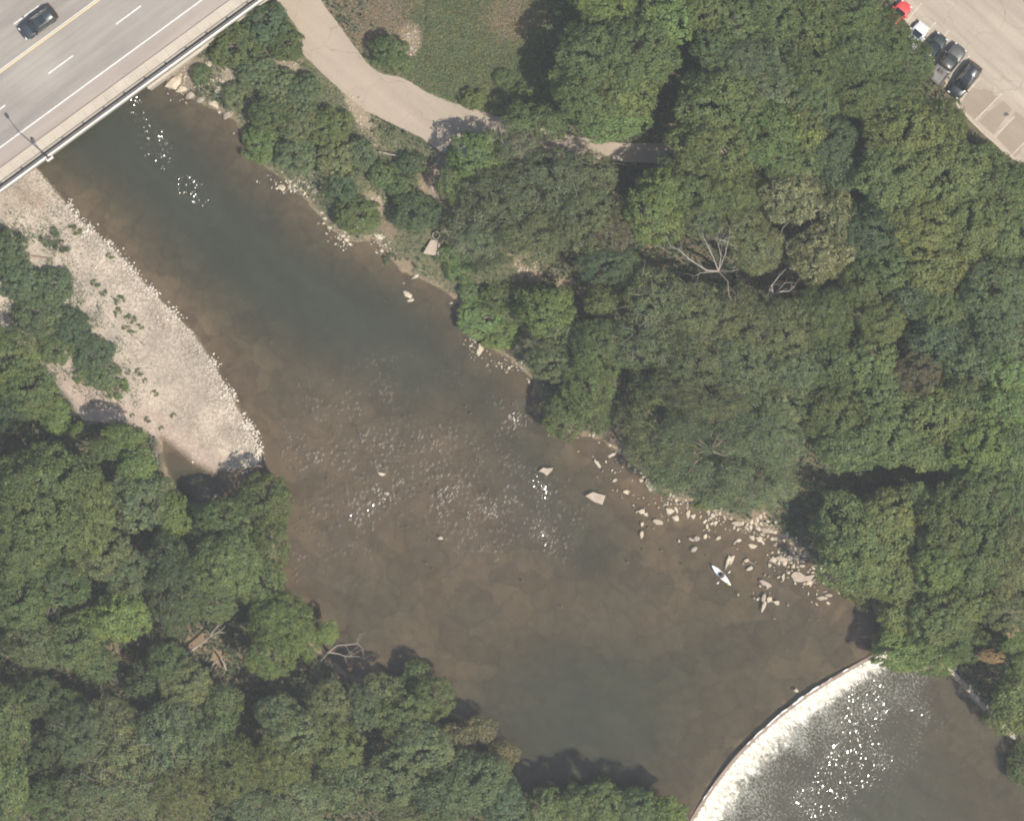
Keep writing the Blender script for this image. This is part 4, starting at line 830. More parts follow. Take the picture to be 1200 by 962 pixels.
big = [(752, 599, 4.6, 1.1, 'rounded cream boulder in the shallows, touching a smaller stone'), (757, 602.5, 3.6, 1.2, 'smaller cream stone pressed against the rounded boulder below'),
       (771.5, 611.5, 5.4, 1.25, 'domed yellowish boulder standing alone in open shallow water'), (785, 599, 4.8, 1.1, 'knobbly yellowish boulder in the middle of the stone row'),
       (792.5, 607, 4.9, 1.1, 'squarish cream boulder below the knobbly yellowish one'), (806.5, 602, 4.6, 1.8, 'tall leaning cream rock beside a square one'), (812.5, 605, 3.6, 1.1, 'square cream rock leaning on the tall one'),
       (816.5, 631, 3.9, 1.0, 'round greyish boulder standing in shallow water'), (842.3, 630.5, 3.9, 1.2, 'egg shaped cream boulder alone above the kayak'), (810, 632, 3.0, 2.0, 'narrow cream stone beside the round greyish boulder'),
       (813.5, 643.5, 4.0, 1.3, 'wedge shaped cream rock just below the round greyish boulder'), (752, 626, 3.8, 2.0, 'upright narrow cream rock in the water, below a small block'), (752.5, 614, 2.8, 1.2, 'small cream block above the upright narrow rock'),
       (720.4, 563, 3.2, 1.0, 'round white stone alone in open water beyond the tan slab'), (733.5, 576, 4.0, 1.3, 'triangular cream stone below the round white one'), (700.5, 543.5, 4.6, 2.6, 'long cream stone lying slantwise near the earth bank'),
       (718, 533, 4.4, 2.0, 'narrow wedge of cream stone close under the earth bank'), (714.5, 521, 2.8, 1.1, 'round cream stone at the head of the earth bank'), (695.3, 508, 3.6, 1.9, 'upright pale rock among weeds at the bush edge'),
       (866, 633, 3.6, 1.5, 'oval cream rock right of the egg shaped boulder'), (882, 640, 4.2, 1.6, 'flat oval cream rock apart below the stone heap'), (864, 613.5, 5.6, 1.4, 'ragged tan boulder at the left end of the stone heap'),
       (881.5, 630, 4.0, 1.2, 'blocky cream rock at the lower side of the heap'), (890, 631.5, 4.4, 1.1, 'cracked cream rock between two blocks under the heap'), (898.5, 621.5, 5.4, 1.5, 'broad tan boulder in the middle of the stone heap'),
       (888.5, 619, 3.8, 1.1, 'cream boulder on the left shoulder of the stone heap'), (904, 622.5, 4.2, 1.3, 'tan boulder on the right shoulder of the stone heap'), (911, 630.5, 4.4, 1.2, 'tan rock right below the heap with a pale rim'),
       (918, 627, 4.0, 1.2, 'tan block at the right tail of the heap'), (922.3, 625, 3.8, 2.2, 'upright pale blade of stone at the right tail of the heap'), (857.5, 655.5, 5.2, 2.0, 'long oval cream rock near the kayak, beside a sliver'),
       (853, 657.5, 4.4, 3.6, 'thin sliver of cream stone beside the long oval rock'), (875, 656.5, 3.4, 1.3, 'small domed rock with a dark branch beside it'), (878.5, 666, 3.4, 1.6, 'arrow shaped pale rock right of the kayak'),
       (906.5, 655.5, 5.0, 1.1, 'clustered cream boulder at the upper left of the lower stones'), (916.5, 655, 6.0, 1.5, 'large slanting tan boulder among the lower stones'), (926.5, 653.5, 3.4, 1.2, 'rounded cream boulder in the upper row of the lower stones'),
       (933.5, 653, 4.2, 1.5, 'wide cream boulder in the upper row of the lower stones'), (942.5, 650.5, 3.2, 1.1, 'cream boulder nearest the dark tree shade'), (897, 683.5, 5.8, 1.6, 'oval tan rock with two white stones at its foot'),
       (895, 700, 4.4, 1.3, 'tan rock above a white spike'), (901.5, 702, 4.0, 1.2, 'cream rock right of the one above the spike'), (910.3, 706, 3.4, 1.1, 'cream rock at the right end of the lowest little row'), (895, 710, 4.4, 2.6, 'white spike shaped stone pointing down the picture'),
       (918, 676, 3.8, 2.2, 'upright white stone left of the wide low slab'), (947.5, 682.5, 4.4, 1.4, 'white rock at the lower right corner of the wide low slab'), (954.5, 664.5, 3.8, 1.2, 'pale rock half in the tree shade'),
       (963, 700.5, 5.0, 1.5, 'square tan rock in the last group before the weir'), (971.5, 697.5, 3.6, 1.3, 'pointed white rock right of the square tan one'), (982.5, 688, 3.4, 1.2, 'pale rock close under the bright leaning tree'),
       (447, 555.5, 3.4, 2.0, 'narrow cream rock breaking the middle of the riffle'), (453.5, 578.5, 3.3, 1.1, 'round cream rock below the narrow one in the riffle'), (516, 630.5, 3.2, 1.5, 'split pale rock at the lower end of the riffle'),
       (933, 809, 3.2, 1.1, 'round pale stone just upstream of the weir crest'), (330, 220, 5.4, 1.1, 'white angular boulder at the water below the upper bushes'), (370, 224, 4.8, 1.2, 'tan boulder in the rubble below the upper bushes'),
       (445, 278, 5.2, 1.7, 'flat white rock on the small muddy point'), (447.5, 294, 3.2, 1.0, 'round white rock in the water off the muddy point'), (477.5, 345, 5.4, 1.8, 'long white rock in the water below the culvert'), (480.5, 352, 3.6, 2.2, 'ragged tail stone below the long white rock'),
       (487.5, 324, 4.4, 1.9, 'white rock on the muddy shore right below the culvert'), (529, 355.5, 2.8, 1.1, 'small white rock at the muddy inlet'), (549, 387, 3.6, 1.5, 'white rock beside the grassy bush edge'), (563.5, 408, 4.6, 1.7, 'tall white rock under the grassy bush'), (561, 413, 3.6, 1.5, 'white rock touching the tall one under the grassy bush'),
       (205, 97, 9.0, 1.5, 'huge rounded boulder against the bridge abutment'), (213, 105, 6.5, 1.5, 'long pale boulder at the water next to the abutment boulder'), (224, 112, 6.0, 1.5, 'grey green boulder at the waterline, third from the abutment'),
       (236, 117, 5.0, 1.4, 'small grey boulder partly in leaves at the waterline'), (251, 122, 7.0, 1.6, 'pale rimmed boulder with a dark hollow above it'), (268, 135, 5.6, 1.3, 'isolated grey boulder at the tip of the rocky bank'), (257, 131.5, 2.2, 1.0, 'small white stone in the water off the rocky bank'),
       (240, 98, 6.0, 1.3, 'tan boulder halfway up the rocky bank'), (258, 106, 6.0, 1.2, 'brown boulder among leaves on the rocky bank'), (246, 76, 5.0, 1.2, 'pale boulder high on the bank beside the parapet')]
for px, py, r, el, lab in big:
    boulder(px, py, r, el, math.pi / 2 if 'upright' in lab or 'tall' in lab else (math.radians(-52) if 'slantwise' in lab else (math.radians(75) if 'spike' in lab or 'sliver' in lab else random.uniform(-.5, .6))), lab, G1,
            RPG if 'grey' in lab else (RPT if 'tan' in lab else RP))
small = {
 'small pale stone in the shallows below the bare earth bank': [(719, 523, 1.9), (723, 542, 1.5), (695, 535, 1.2), (737, 545, 3.0), (744, 551, 2.8), (738.5, 537, 2.6), (744.5, 541, 2.2), (751, 549, 3.0), (751, 554, 2.2), (755, 558, 2.6), (751.5, 563, 2.6), (723, 574.5, 1.7), (718, 574, 1.3), (742, 580, 1.4), (748, 584, 1.7), (742, 592, 1.7), (729, 583, 1.2), (741, 563, 1.3), (700, 559, 1.2), (691, 510, 1.5), (702, 518.5, 1.4), (677, 513, 1.4), (682, 501, 3.0), (643, 510, 1.4), (746, 600, 1.8), (760, 564, 1.2), (722, 538, 1.4), (678, 529, 1.3)],
 'small pale stone at the edge of the grass below the willow': [(779.5, 570, 2.9), (787, 572, 2.8), (795, 577.5, 2.6), (786, 580, 2.3), (789.5, 581.5, 2.2), (792.5, 586, 2.5), (784, 584.5, 1.5), (792, 596.5, 2.9), (821.5, 605.5, 1.9), (826, 611, 2.6), (828.5, 617, 3.2), (835, 604, 3.2), (833, 607, 2.4), (838, 612.5, 3.4), (833.5, 614, 2.2), (830, 600, 2.8), (840, 603, 2.0), (844, 601, 2.2), (826.5, 628.5, 3.2), (831, 629, 1.9), (821.5, 591.5, 3.4), (819, 588.5, 2.0), (825, 621, 1.8), (831, 621, 1.8), (804, 586, 1.8), (778, 592, 1.4), (786, 590.5, 1.6), (774, 602.5, 1.4), (783, 609, 1.6), (783.5, 604, 1.4), (766, 619, 1.2), (796, 634, 2.2), (776, 561, 1.6), (764, 557, 2.0), (768.5, 557.5, 1.4), (780, 561.5, 1.5), (849, 607, 2.4), (856.5, 608, 2.4), (850, 619.5, 1.5), (855.5, 621, 1.6), (838, 623, 1.1), (845, 596, 1.6)],
 'small pale stone crowded into the stone heap under the willow edge': [(861, 636, 2.2), (870.5, 613, 2.6), (860.5, 618, 2.2), (864.5, 620.5, 2.2), (880, 617.5, 2.7), (876, 619.5, 2.1), (881, 611, 2.9), (891.5, 612.5, 2.6), (899, 611, 3.0), (887.5, 608.5, 2.9), (891, 605, 2.6), (895, 601, 1.7), (896.5, 605, 1.9), (908.5, 611, 2.4), (908, 623.5, 2.7), (905, 631.5, 3.0), (894, 636, 3.0), (893, 626, 2.6), (903, 615, 2.4), (876, 614, 1.8), (886, 614, 2.2), (884, 624, 1.8), (919, 634, 2.2), (909.5, 637, 2.1), (908, 639, 1.8), (933, 630, 1.6), (933.5, 634.5, 1.4), (864, 643, 1.5), (914, 633, 1.5), (870, 622, 1.3), (874, 624, 1.2), (896, 632, 1.8), (900, 628, 2.0)],
 'small pale stone scattered among the lower stones beside the tree shade': [(920, 642, 1.7), (924, 643, 1.6), (920, 647, 1.9), (905, 647.5, 2.4), (912.5, 646.5, 2.2), (929, 647.5, 2.3), (932, 642, 1.8), (940, 641, 2.2), (902, 662, 3.0), (912.5, 660, 2.4), (920, 660, 3.0), (930, 663, 2.6), (934.5, 664, 2.1), (941, 663, 2.8), (945, 655.5, 1.5), (938, 649, 2.2), (941, 657, 2.9), (924, 671, 2.2), (912.5, 676, 2.2), (923, 676.5, 1.5), (962, 667.5, 2.6), (965.5, 669, 2.2), (958.5, 676, 2.2), (965, 680, 2.3), (969, 684.5, 2.5), (976, 686.5, 1.9), (990, 690.5, 1.7), (983.5, 694, 2.2), (966, 693, 1.7), (970.5, 706.5, 2.3), (957, 708, 2.3), (951, 705, 1.6), (947.5, 695.5, 2.2), (958, 691.5, 1.5), (968, 700.5, 1.4), (891, 686.5, 2.0), (899.5, 688, 2.1), (896.5, 673.5, 1.5), (901, 675.5, 1.4), (904.5, 704.5, 1.9), (888, 702, 2.4), (884, 701, 1.6), (923.5, 709, 1.7), (871, 660.5, 1.5), (865.5, 697, 2.0), (907.5, 725, 1.4), (953, 671, 2.0), (947, 670, 1.8), (948, 676, 2.2), (936, 668, 2.0), (924, 664, 2.0), (908, 668, 1.3), (935, 658, 1.8), (926, 659, 1.6), (883, 695, 1.3), (902, 695, 1.4), (943, 684, 2.2), (932, 683.5, 2.0), (922, 669, 1.3), (957, 668, 1.6)],
 'small white stone on the muddy shore of the upper right bank': [(340, 213, 2.5), (346, 217, 2.8), (352, 222, 2.2), (357, 226, 2.2), (362, 220, 2.6), (368, 233, 1.6), (345, 225, 1.6), (377, 250, 2.4), (381, 256, 2.6), (379, 262, 2.0), (386, 267, 2.6), (402, 276, 3.0), (406, 281, 3.0), (410, 286, 2.4), (405, 272, 2.0), (373, 262, 1.6), (441, 293, 1.2), (473, 332, 1.6), (552.5, 405, 2.2), (571.5, 427, 1.6), (585, 426, 1.8), (597, 431, 2.2), (594, 436, 1.8), (540, 380, 1.3), (556, 395, 1.4), (553, 412, 1.3), (574, 415, 1.4), (536, 369, 1.3), (620, 447, 2.0), (618, 444, 1.4)]}
REF = [(697, 584, 'flat tan slab rock'), (640, 552, 'pointed outermost slab rock'), (763, 568, 'broad tan boulder'), (752, 599, 'rounded touching boulder pair'), (771, 611, 'domed yellowish boulder'), (785, 599, 'knobbly yellowish boulder'), (792, 607, 'squarish cream boulder'),
       (808, 603, 'tall leaning rock'), (816, 631, 'round greyish boulder'), (842, 630, 'egg shaped boulder'), (752, 626, 'upright narrow rock'), (720, 563, 'round white stone'), (733, 576, 'triangular stone'), (700, 543, 'long slantwise stone'), (714, 521, 'first stone of the earth bank'),
       (866, 633, 'oval rock by the heap'), (882, 640, 'flat oval rock'), (864, 613, 'ragged tan boulder'), (898, 621, 'broad boulder of the heap'), (922, 625, 'upright blade of stone'), (858, 655, 'long oval rock by the kayak'), (906, 655, 'clustered cream boulder'),
       (916, 655, 'slanting tan boulder'), (940, 675, 'wide low slab'), (897, 683, 'oval rock with two white stones'), (895, 710, 'white spike stone'), (963, 700, 'last square tan rock'), (982, 688, 'rock under the bright leaning tree'), (954, 664, 'rock half in tree shade'),
       (330, 220, 'white angular boulder'), (370, 224, 'tan rubble boulder'), (445, 278, 'flat rock on the muddy point'), (404, 276, 'rock pile by the bushes'), (478, 345, 'long white rock'), (549, 387, 'rock at the grassy bush edge'), (563, 408, 'tall rock under the grassy bush'), (640, 480, 'bush hanging into the water'), (600, 425, 'brown muddy shore')]
rank = {}
for lab, pts in small.items():
    for px, py, r in pts:
        q = min(REF, key=lambda t: math.hypot(t[0] - px, t[1] - py)); a = math.degrees(math.atan2(q[1] - py, px - q[0])) % 360
        d = ('right of', 'up and right of', 'above', 'up and left of', 'left of', 'down and left of', 'below', 'down and right of')[int((a + 22.5) // 45) % 8]
        rank.setdefault((q[2], d), []).append((math.hypot(q[0] - px, q[1] - py), px, py, r))
for (ref, d), lst in rank.items():
    for i, (dist, px, py, r) in enumerate(sorted(lst)):
        size = 'tiny' if r < 1.6 else ('little' if r < 2.4 else 'smallish')
        nth = ('nearest', 'second nearest', 'third nearest', 'fourth nearest', 'fifth nearest', 'sixth nearest', 'seventh nearest', 'eighth nearest', 'ninth nearest', 'tenth nearest', 'eleventh nearest')[i]
        boulder(px, py, r * 1.05, random.uniform(1.0, 1.6), None, f'{size} pale stone, {nth} {d} the {ref}'.replace('with two white stones', 'with white feet'), G1)

# gravel: uncountable cobbles of the bar and rubble patches
def gravel_material():
    m, t, out = nodes('cobbles'); p = N(t, 'ShaderNodeBsdfPrincipled'); p.inputs['Roughness'].default_value = 0.9; p.inputs['Specular IOR Level'].default_value = 0.2
    at = t.nodes.new('ShaderNodeAttribute'); at.attribute_name = 'v'
    c = ramp(t, at.outputs['Fac'], [(0.0, (0.20, 0.165, 0.13)), (0.35, (0.30, 0.255, 0.205)), (0.7, (0.39, 0.345, 0.28)), (1.0, (0.54, 0.495, 0.42))])
    t.links.new(c, p.inputs['Base Color']); t.links.new(p.outputs[0], out.inputs[0]); return m
def stone_scatter(name, px, py, r, bright, label, cat, lift=0.25):
    me0 = hull_proto('tmp', 99, 11, 1, .85, .7, .8, M['rock'], .35); bm = bmesh.new(); bm.from_mesh(me0); bmesh.ops.triangulate(bm, faces=bm.faces)
    v0 = np.array([q.co for q in bm.verts]); f0 = np.array([[q.index for q in f.verts] for f in bm.faces]); bm.free(); bpy.data.meshes.remove(me0)
    n = len(px); a = rng.random(n) * 6.283; el = 0.75 + 0.6 * rng.random(n); ca, sa = np.cos(a), np.sin(a)
    X = v0[None, :, 0] * (r * el)[:, None]; Y = v0[None, :, 1] * (r / el)[:, None]; ZZ = v0[None, :, 2] * (r * (0.7 + 0.4 * rng.random(n)))[:, None]
    base = np.array([hz(x, y) for x, y in zip(px, py)]); base = np.maximum(base, -0.05)
    k = (CAM_H - base) / CAM_H
    V = np.stack([X * ca[:, None] - Y * sa[:, None] + ((px - 600) * .1 * k)[:, None], X * sa[:, None] + Y * ca[:, None] + ((481 - py) * .1 * k)[:, None], ZZ + (base + lift * r)[:, None]], -1)
    F = (f0[None] + (np.arange(n) * len(v0))[:, None, None]).reshape(-1, 3)
    me = bpy.data.meshes.new(name); me.vertices.add(n * len(v0)); me.vertices.foreach_set('co', V.reshape(-1).astype(np.float32))
    me.loops.add(F.size); me.loops.foreach_set('vertex_index', F.reshape(-1).astype(np.int32)); me.polygons.add(len(F)); me.polygons.foreach_set('loop_start', np.arange(0, F.size, 3, dtype=np.int32)); me.update(calc_edges=True)
    at = me.attributes.new('v', 'FLOAT', 'FACE'); at.data.foreach_set('value', np.repeat(bright, len(f0)).astype(np.float32))
    me.materials.append(M['cobble']); o = bpy.data.objects.new(name, me); link(o); return tag(o, label, cat, kind='stuff')
M['cobble'] = gravel_material()
def scatter_pts(n, x0, x1, y0, y1, dens):
    X = rng.uniform(x0, x1, n); Y = rng.uniform(y0, y1, n); w = dens(X, Y); k = rng.random(n) < w; return X[k], Y[k]
def bar_density(X, Y):
    s = sd(X, Y, BAR); q = sd(X, Y, SAND); e = -sd(X, Y, RIVER); nn = vnoise(X, Y, 20, 3)
    return np.clip((s > 0) * (0.05 + 0.26 * sm((nn - .45) * 5) + 0.9 * np.exp(-np.maximum(e, 0) / 26)) * (0.06 + 0.94 * sm(-q / 22 + .2)), 0, 1) * np.where((e < 4) & (X < 180) & (Y > 490), 0, 1)
bx, by = scatter_pts(26000, -20, 305, 200, 560, bar_density)
e_ = np.maximum(-sd(bx, by, RIVER), 0)
br = (0.03 + 0.09 * rng.random(len(bx)) ** 2.5 + 0.13 * np.exp(-e_ / 14) * rng.random(len(bx)) * sm((by - 200) / 120))
stone_scatter('gravel', bx, by, br, np.clip(0.25 + 0.5 * rng.random(len(bx)) + 0.25 * np.exp(-e_ / 16), 0, 1), 'pale cobbles and gravel covering the bar on the left bank', 'gravel')
# white edge cobbles standing in the waterline
pts = smooth_line([(76, 238), (100, 264), (126, 285), (150, 310), (176, 340), (201, 365), (226, 390), (246, 420), (266, 455), (281, 485), (299, 515), (301, 545)], 40)
ex = []; ey = []
for p in pts:
    for _ in range(int(9 * max(0, mnoise.noise(Vector((p[0] * .045, p[1] * .045, 9))) + .28))): q_ = random.gauss(0, 1) ** 2 * 5; ex.append(p[0] + 3.0 - q_ * .8 + random.gauss(0, 2.2)); ey.append(p[1] - 1.5 + q_ * .6 + random.gauss(0, 2.2))
ex, ey = np.array(ex), np.array(ey)
stone_scatter('waterline_cobbles', ex, ey, 0.07 + 0.15 * rng.random(len(ex)) ** 1.6, np.clip(0.6 + 0.4 * rng.random(len(ex)), 0, 1), 'white cobbles lining the water edge of the gravel bar', 'cobbles')
rx_, ry_ = [], []
for (cx, cy_, a, b, n) in [(222, 90, 26, 26, 260), (262, 95, 22, 28, 240), (352, 216, 30, 12, 240), (404, 276, 14, 14, 140), (450, 285, 14, 16, 70), (600, 428, 26, 8, 90), (556, 400, 10, 22, 70), (300, 120, 30, 30, 160), (380, 200, 30, 20, 120), (740, 545, 40, 26, 80), (800, 590, 40, 14, 120), (618, 312, 22, 11, 130), (505, 220, 11, 14, 50), (440, 238, 14, 10, 60), (478, 46, 16, 24, 160), (338, 76, 16, 6, 40), (420, 135, 9, 26, 60), (664, 334, 9, 6, 30), (890, 617, 26, 11, 120), (925, 655, 22, 16, 150), (838, 607, 14, 10, 70), (960, 676, 20, 14, 60), (722, 445, 6, 6, 14)]:
    rx_ += list(rng.normal(cx, a * .55, n)); ry_ += list(rng.normal(cy_, b * .55, n))
rx_, ry_ = np.array(rx_), np.array(ry_)
stone_scatter('rubble', rx_, ry_, 0.05 + 0.17 * rng.random(len(rx_)) ** 2, 0.1 + 0.75 * rng.random(len(rx_)), 'loose broken stone lying in patches on the right bank', 'rubble')
sx_, sy_ = scatter_pts(5200, 250, 1020, 330, 800, lambda X, Y: (sd(X, Y, RIVER) > 3) * (0.04 + 0.7 * blob(X, Y, 480, 560, 130, 70) + .2 * blob(X, Y, 780, 640, 140, 70, .6)))
o = stone_scatter('submerged_stones', sx_, sy_, 0.05 + 0.20 * rng.random(len(sx_)) ** 3, 0 * sx_, 'brown stones under the shallow water of the riffle', 'stones', 0)
M['bed_stone'] = stained('brown_bed_stone', (0.15, 0.115, 0.08), (0.20, 0.16, 0.115), 0.7, 0.9, 6, .2, 0)
o.data.materials[0] = M['bed_stone']; o.location.z = -0.17

# ------------------------------------------------------------------ low plants (uncountable)
def leaf_quads(P, Nrm, size, aspect=0.6, tilt=0.5):
    n = len(P); nr = Nrm + rng.normal(0, tilt, (n, 3)); nr /= np.linalg.norm(nr, axis=1)[:, None] + 1e-9
    a = rng.normal(0, 1, (n, 3)); a -= (a * nr).sum(1)[:, None] * nr; a /= np.linalg.norm(a, axis=1)[:, None] + 1e-9; b = np.cross(nr, a)
    s = size[:, None]; u = a * s * .5; v = b * s * .5 * aspect
    return np.stack([P - u, P - v * 1.0 + u * .15, P + u, P + v * 1.0 + u * .15], 1)
def ground_leaves(name, n, x0, x1, y0, y1, dens, size, hgt, color, label, cat, aspect=.55, mat=None, tilt=.55):
    X, Y = scatter_pts(n, x0, x1, y0, y1, dens); z = np.array([hz(x, y) for x, y in zip(X, Y)]); z = z + hgt * rng.random(len(X)) ** 1.3 * (0.4 + 1.2 * vnoise(X, Y, 9, 2))
    k = (CAM_H - z) / CAM_H; P = np.stack([(X - 600) * .1 * k, (481 - Y) * .1 * k, z + .03], -1)
    V = leaf_quads(P, np.tile([0, 0, 1.0], (len(X), 1)), size * (0.6 + 0.8 * rng.random(len(X))), aspect, tilt)
    o = bpy.data.objects.new(name, quads_mesh(name, V, mat or M['leaf'], rng.random(len(X)))); link(o); o.color = (*color, 1); return tag(o, label, cat, kind='stuff')
def land_ok(X, Y): return (sd(X, Y, RIVER) < -2) & (sd(X, Y, PATH) < -1) & (sd(X, Y, LOT) < -6) & (sd(X, Y, BAR) < -4)
def bare(X, Y):
    b = np.zeros(X.shape)
    for (x, y, rx, ry, a) in [(478, 48, 18, 24, .3), (420, 130, 10, 30, -.5), (338, 76, 16, 7, .3), (222, 88, 20, 22, .5), (440, 238, 15, 10, .8), (474, 312, 11, 9, 0), (505, 218, 14, 20, .2), (616, 312, 26, 13, .7), (664, 334, 12, 8, .3), (536, 356, 16, 8, .7), (708, 500, 8, 26, -.35), (745, 540, 40, 8, .78), (892, 602, 12, 9, 0), (722, 448, 8, 8, 0), (232, 752, 14, 9, -.4), (256, 772, 8, 11, 0), (95, 712, 15, 8, .5), (507, 290, 8, 12, 0), (515, 205, 10, 40, .1), (1003, 212, 9, 6, 0), (268, 90, 8, 16, 0), (455, 270, 8, 14, -.6)]:
        b = np.maximum(b, blob(X, Y, x, y, rx, ry, a))
    return 1 - sm((b - .25) * 3)
grass_ok = lambda X, Y: land_ok(X, Y) * bare(X, Y) * np.clip(blob(X, Y, 560, 45, 110, 85) * 1.4, 0, 1) * (1 - .85 * sm(blob(X, Y, 432, 22, 44, 38) * 2 - .3)) * (1 - .75 * sm(blob(X, Y, 598, 22, 36, 32) * 2 - .5))
ground_leaves('meadow_grass', 130000, 400, 700, -20, 170, grass_ok, 0.23, .3, (0.132, 0.160, 0.076), 'rough green grass of the meadow beside the path', 'grass', .34, M['leaf_fine'], .7)
dry = lambda X, Y: land_ok(X, Y) * np.clip(blob(X, Y, 598, 22, 40, 36) * .8 + blob(X, Y, 432, 22, 46, 38) * .9 + .5 * blob(X, Y, 470, 10, 40, 16), 0, 1)
ground_leaves('dry_grass', 100000, 380, 660, -20, 110, dry, 0.26, .2, (0.29, 0.222, 0.158), 'dry brown grass and dead stalks in the meadow', 'dry grass', .16, M['leaf_fine'], .6)
vg = lambda X, Y: land_ok(X, Y) * bare(X, Y) * np.clip(1.3 * blob(X, Y, 330, 110, 90, 120, .5) + 1.2 * blob(X, Y, 440, 200, 100, 80, .7) + 1.3 * blob(X, Y, 560, 350, 90, 60, .7) + .9 * blob(X, Y, 620, 420, 60, 70, .7) + .8 * blob(X, Y, 830, 570, 110, 40, .35), 0, 1)
ground_leaves('bank_weeds', 150000, 190, 960, -20, 640, vg, 0.20, .4, (0.110, 0.148, 0.072), 'tangle of green weeds on the right bank and path verge', 'weeds', .5, None, .4)
sc1 = lambda X, Y: (sd(X, Y, RIVER) < -3) * (sd(X, Y, PATH) < -2) * bare(X, Y) * np.clip(1.2 * blob(X, Y, 60, 370, 75, 38, .9) + .7 * blob(X, Y, 20, 300, 40, 40) + 1.0 * blob(X, Y, 110, 425, 45, 22, .9), 0, 1) * (vnoise(X, Y, 10, 2) > .42)
ground_leaves('bar_scrub', 60000, -40, 190, 240, 480, sc1, 0.20, 1.1, (0.088, 0.122, 0.066), 'ragged low willow scrub spreading over the back of the gravel bar', 'scrub', .45, None, .5)
sc2 = lambda X, Y: land_ok(X, Y) * bare(X, Y) * (sd(X, Y, RIVER) < -5) * np.clip(1.3 * blob(X, Y, 320, 90, 60, 80, .4) + 1.2 * blob(X, Y, 390, 190, 60, 45, .7) + .8 * blob(X, Y, 480, 230, 40, 50), 0, 1) * (vnoise(X, Y, 12, 2) > .40)
ground_leaves('bank_scrub', 90000, 190, 560, -20, 330, sc2, 0.20, 1.6, (0.122, 0.148, 0.082), 'pale green scrub filling in between the shrubs of the right bank', 'scrub', .45, None, .5)
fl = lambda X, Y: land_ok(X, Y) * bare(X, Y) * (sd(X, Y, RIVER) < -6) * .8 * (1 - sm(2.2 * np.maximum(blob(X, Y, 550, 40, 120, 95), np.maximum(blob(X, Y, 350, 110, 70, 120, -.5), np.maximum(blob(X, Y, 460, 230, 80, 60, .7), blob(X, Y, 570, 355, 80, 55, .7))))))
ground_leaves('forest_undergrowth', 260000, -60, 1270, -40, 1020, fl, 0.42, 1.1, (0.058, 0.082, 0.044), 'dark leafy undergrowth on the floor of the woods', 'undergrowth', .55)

# ------------------------------------------------------------------ fallen wood and bare trees
def branch_tree(mb, base, d, length, r, depth, rnd, bend=.35, kids=(2, 3), flat=1.0):
    pts = [Vector(base)]; dd = Vector(d).normalized(); n = 5
    for i in range(n):
        dd = (dd + Vector((rnd.uniform(-1, 1), rnd.uniform(-1, 1), rnd.uniform(-.6, .6) * flat)) * bend * .45).normalized(); pts.append(pts[-1] + dd * length / n)
    mb.tube(pts, [r * (1 - .55 * i / n) for i in range(n + 1)], 5 if depth > 1 else 4)
    if depth > 0:
        for k in range(rnd.choice(kids)):
            i = rnd.randint(2, n); nd = (dd + Vector((rnd.uniform(-1, 1), rnd.uniform(-1, 1), rnd.uniform(-.3, .5) * flat)) * .95).normalized()
            branch_tree(mb, pts[i], nd, length * rnd.uniform(.45, .7), r * .5, depth - 1, rnd, bend, kids, flat)
def log_thing(name, label, pts, r0, r1, mat, cat='log', twigs=0, seed=0, lift=0.18):
    P = [W(x, y, z) for x, y, z in pts]; root = empty(name, P[0]); tag(root, label, cat)
    n = len(P); MB().tube([p - P[0] for p in P], [r0 + (r1 - r0) * i / (n - 1) for i in range(n)], 8).build('trunk', mat, root, True)
    rnd = random.Random(seed)
    for k in range(twigs):
        i = rnd.randint(max(1, n // 2), n - 1); d = (P[i] - P[i - 1]).normalized() + Vector((rnd.uniform(-1, 1), rnd.uniform(-1, 1), rnd.uniform(0, .5)))
        m = MB(); branch_tree(m, P[i] - P[0], d, rnd.uniform(.8, 2.0), r1 * .8 + .01, 1, rnd); m.build('branch', mat, root)
    return root
G = lambda x, y, dz=.2: (x, y, hz(x, y) + dz)
log_thing('fallen_log', 'brown log lying across the top of the gravel bar by the shrubs', [G(26, 299, .12), G(42, 301, .14), G(60, 303, .1)], .10, .07, M['brownwood'])
log_thing('fallen_pole', 'pale slender trunk lying in weeds beside the path bend', [G(444, 178, .5), G(462, 182, .7), G(480, 186, .7), G(501, 192, .5)], .11, .06, M['deadwood'], twigs=2, seed=3)
log_thing('fallen_pole', 'thin pale pole lying over the shaded edge of the path', [G(504, 197, .3), G(513, 188, .35), G(523, 177, .3)], .06, .04, M['deadwood'])
log_thing('fallen_log', 'long pale log among brown soil in the left woods', [G(218, 767, 1.4), G(230, 758, 1.7), G(246, 746, 2.0)], .17, .11, M['deadwood'], twigs=3, seed=5)
log_thing('fallen_log', 'left of two short logs leaning together in the left woods', [G(246, 786, 1.2), G(250, 778, 1.5), G(255, 772, 1.8)], .13, .08, M['deadwood'])
log_thing('fallen_log', 'right of two short logs leaning together in the left woods', [G(265, 785, 1.0), G(262, 776, 1.5), G(258, 770, 1.9)], .14, .08, M['deadwood'])
log_thing('broken_trunk', 'broken stump of pale wood beside the bright green left tree', [G(90, 719, 1.2), G(96, 716, 1.5), G(102, 714, 1.9)], .17, .12, M['deadwood'], twigs=4, seed=8)
log_thing('driftwood', 'dark thin driftwood lying among weeds on the gravel bar', [G(144, 381, .1), G(152, 390, .14), G(163, 399, .1)], .07, .03, M['brownwood'], twigs=2, seed=4)
log_thing('driftwood', 'forked grey branch in the water beside the arrow shaped rock', [(877, 657, .08), (882, 660, .12), (887, 663, .06)], .05, .03, M['deadwood'])
log_thing('bare_branch', 'pale forked branch reaching over the backwater below the bar', [G(187, 552, 2.0), (185, 543, 2.4), (184, 534, 2.2)], .05, .03, M['deadwood'], 'branch', twigs=4, seed=11)
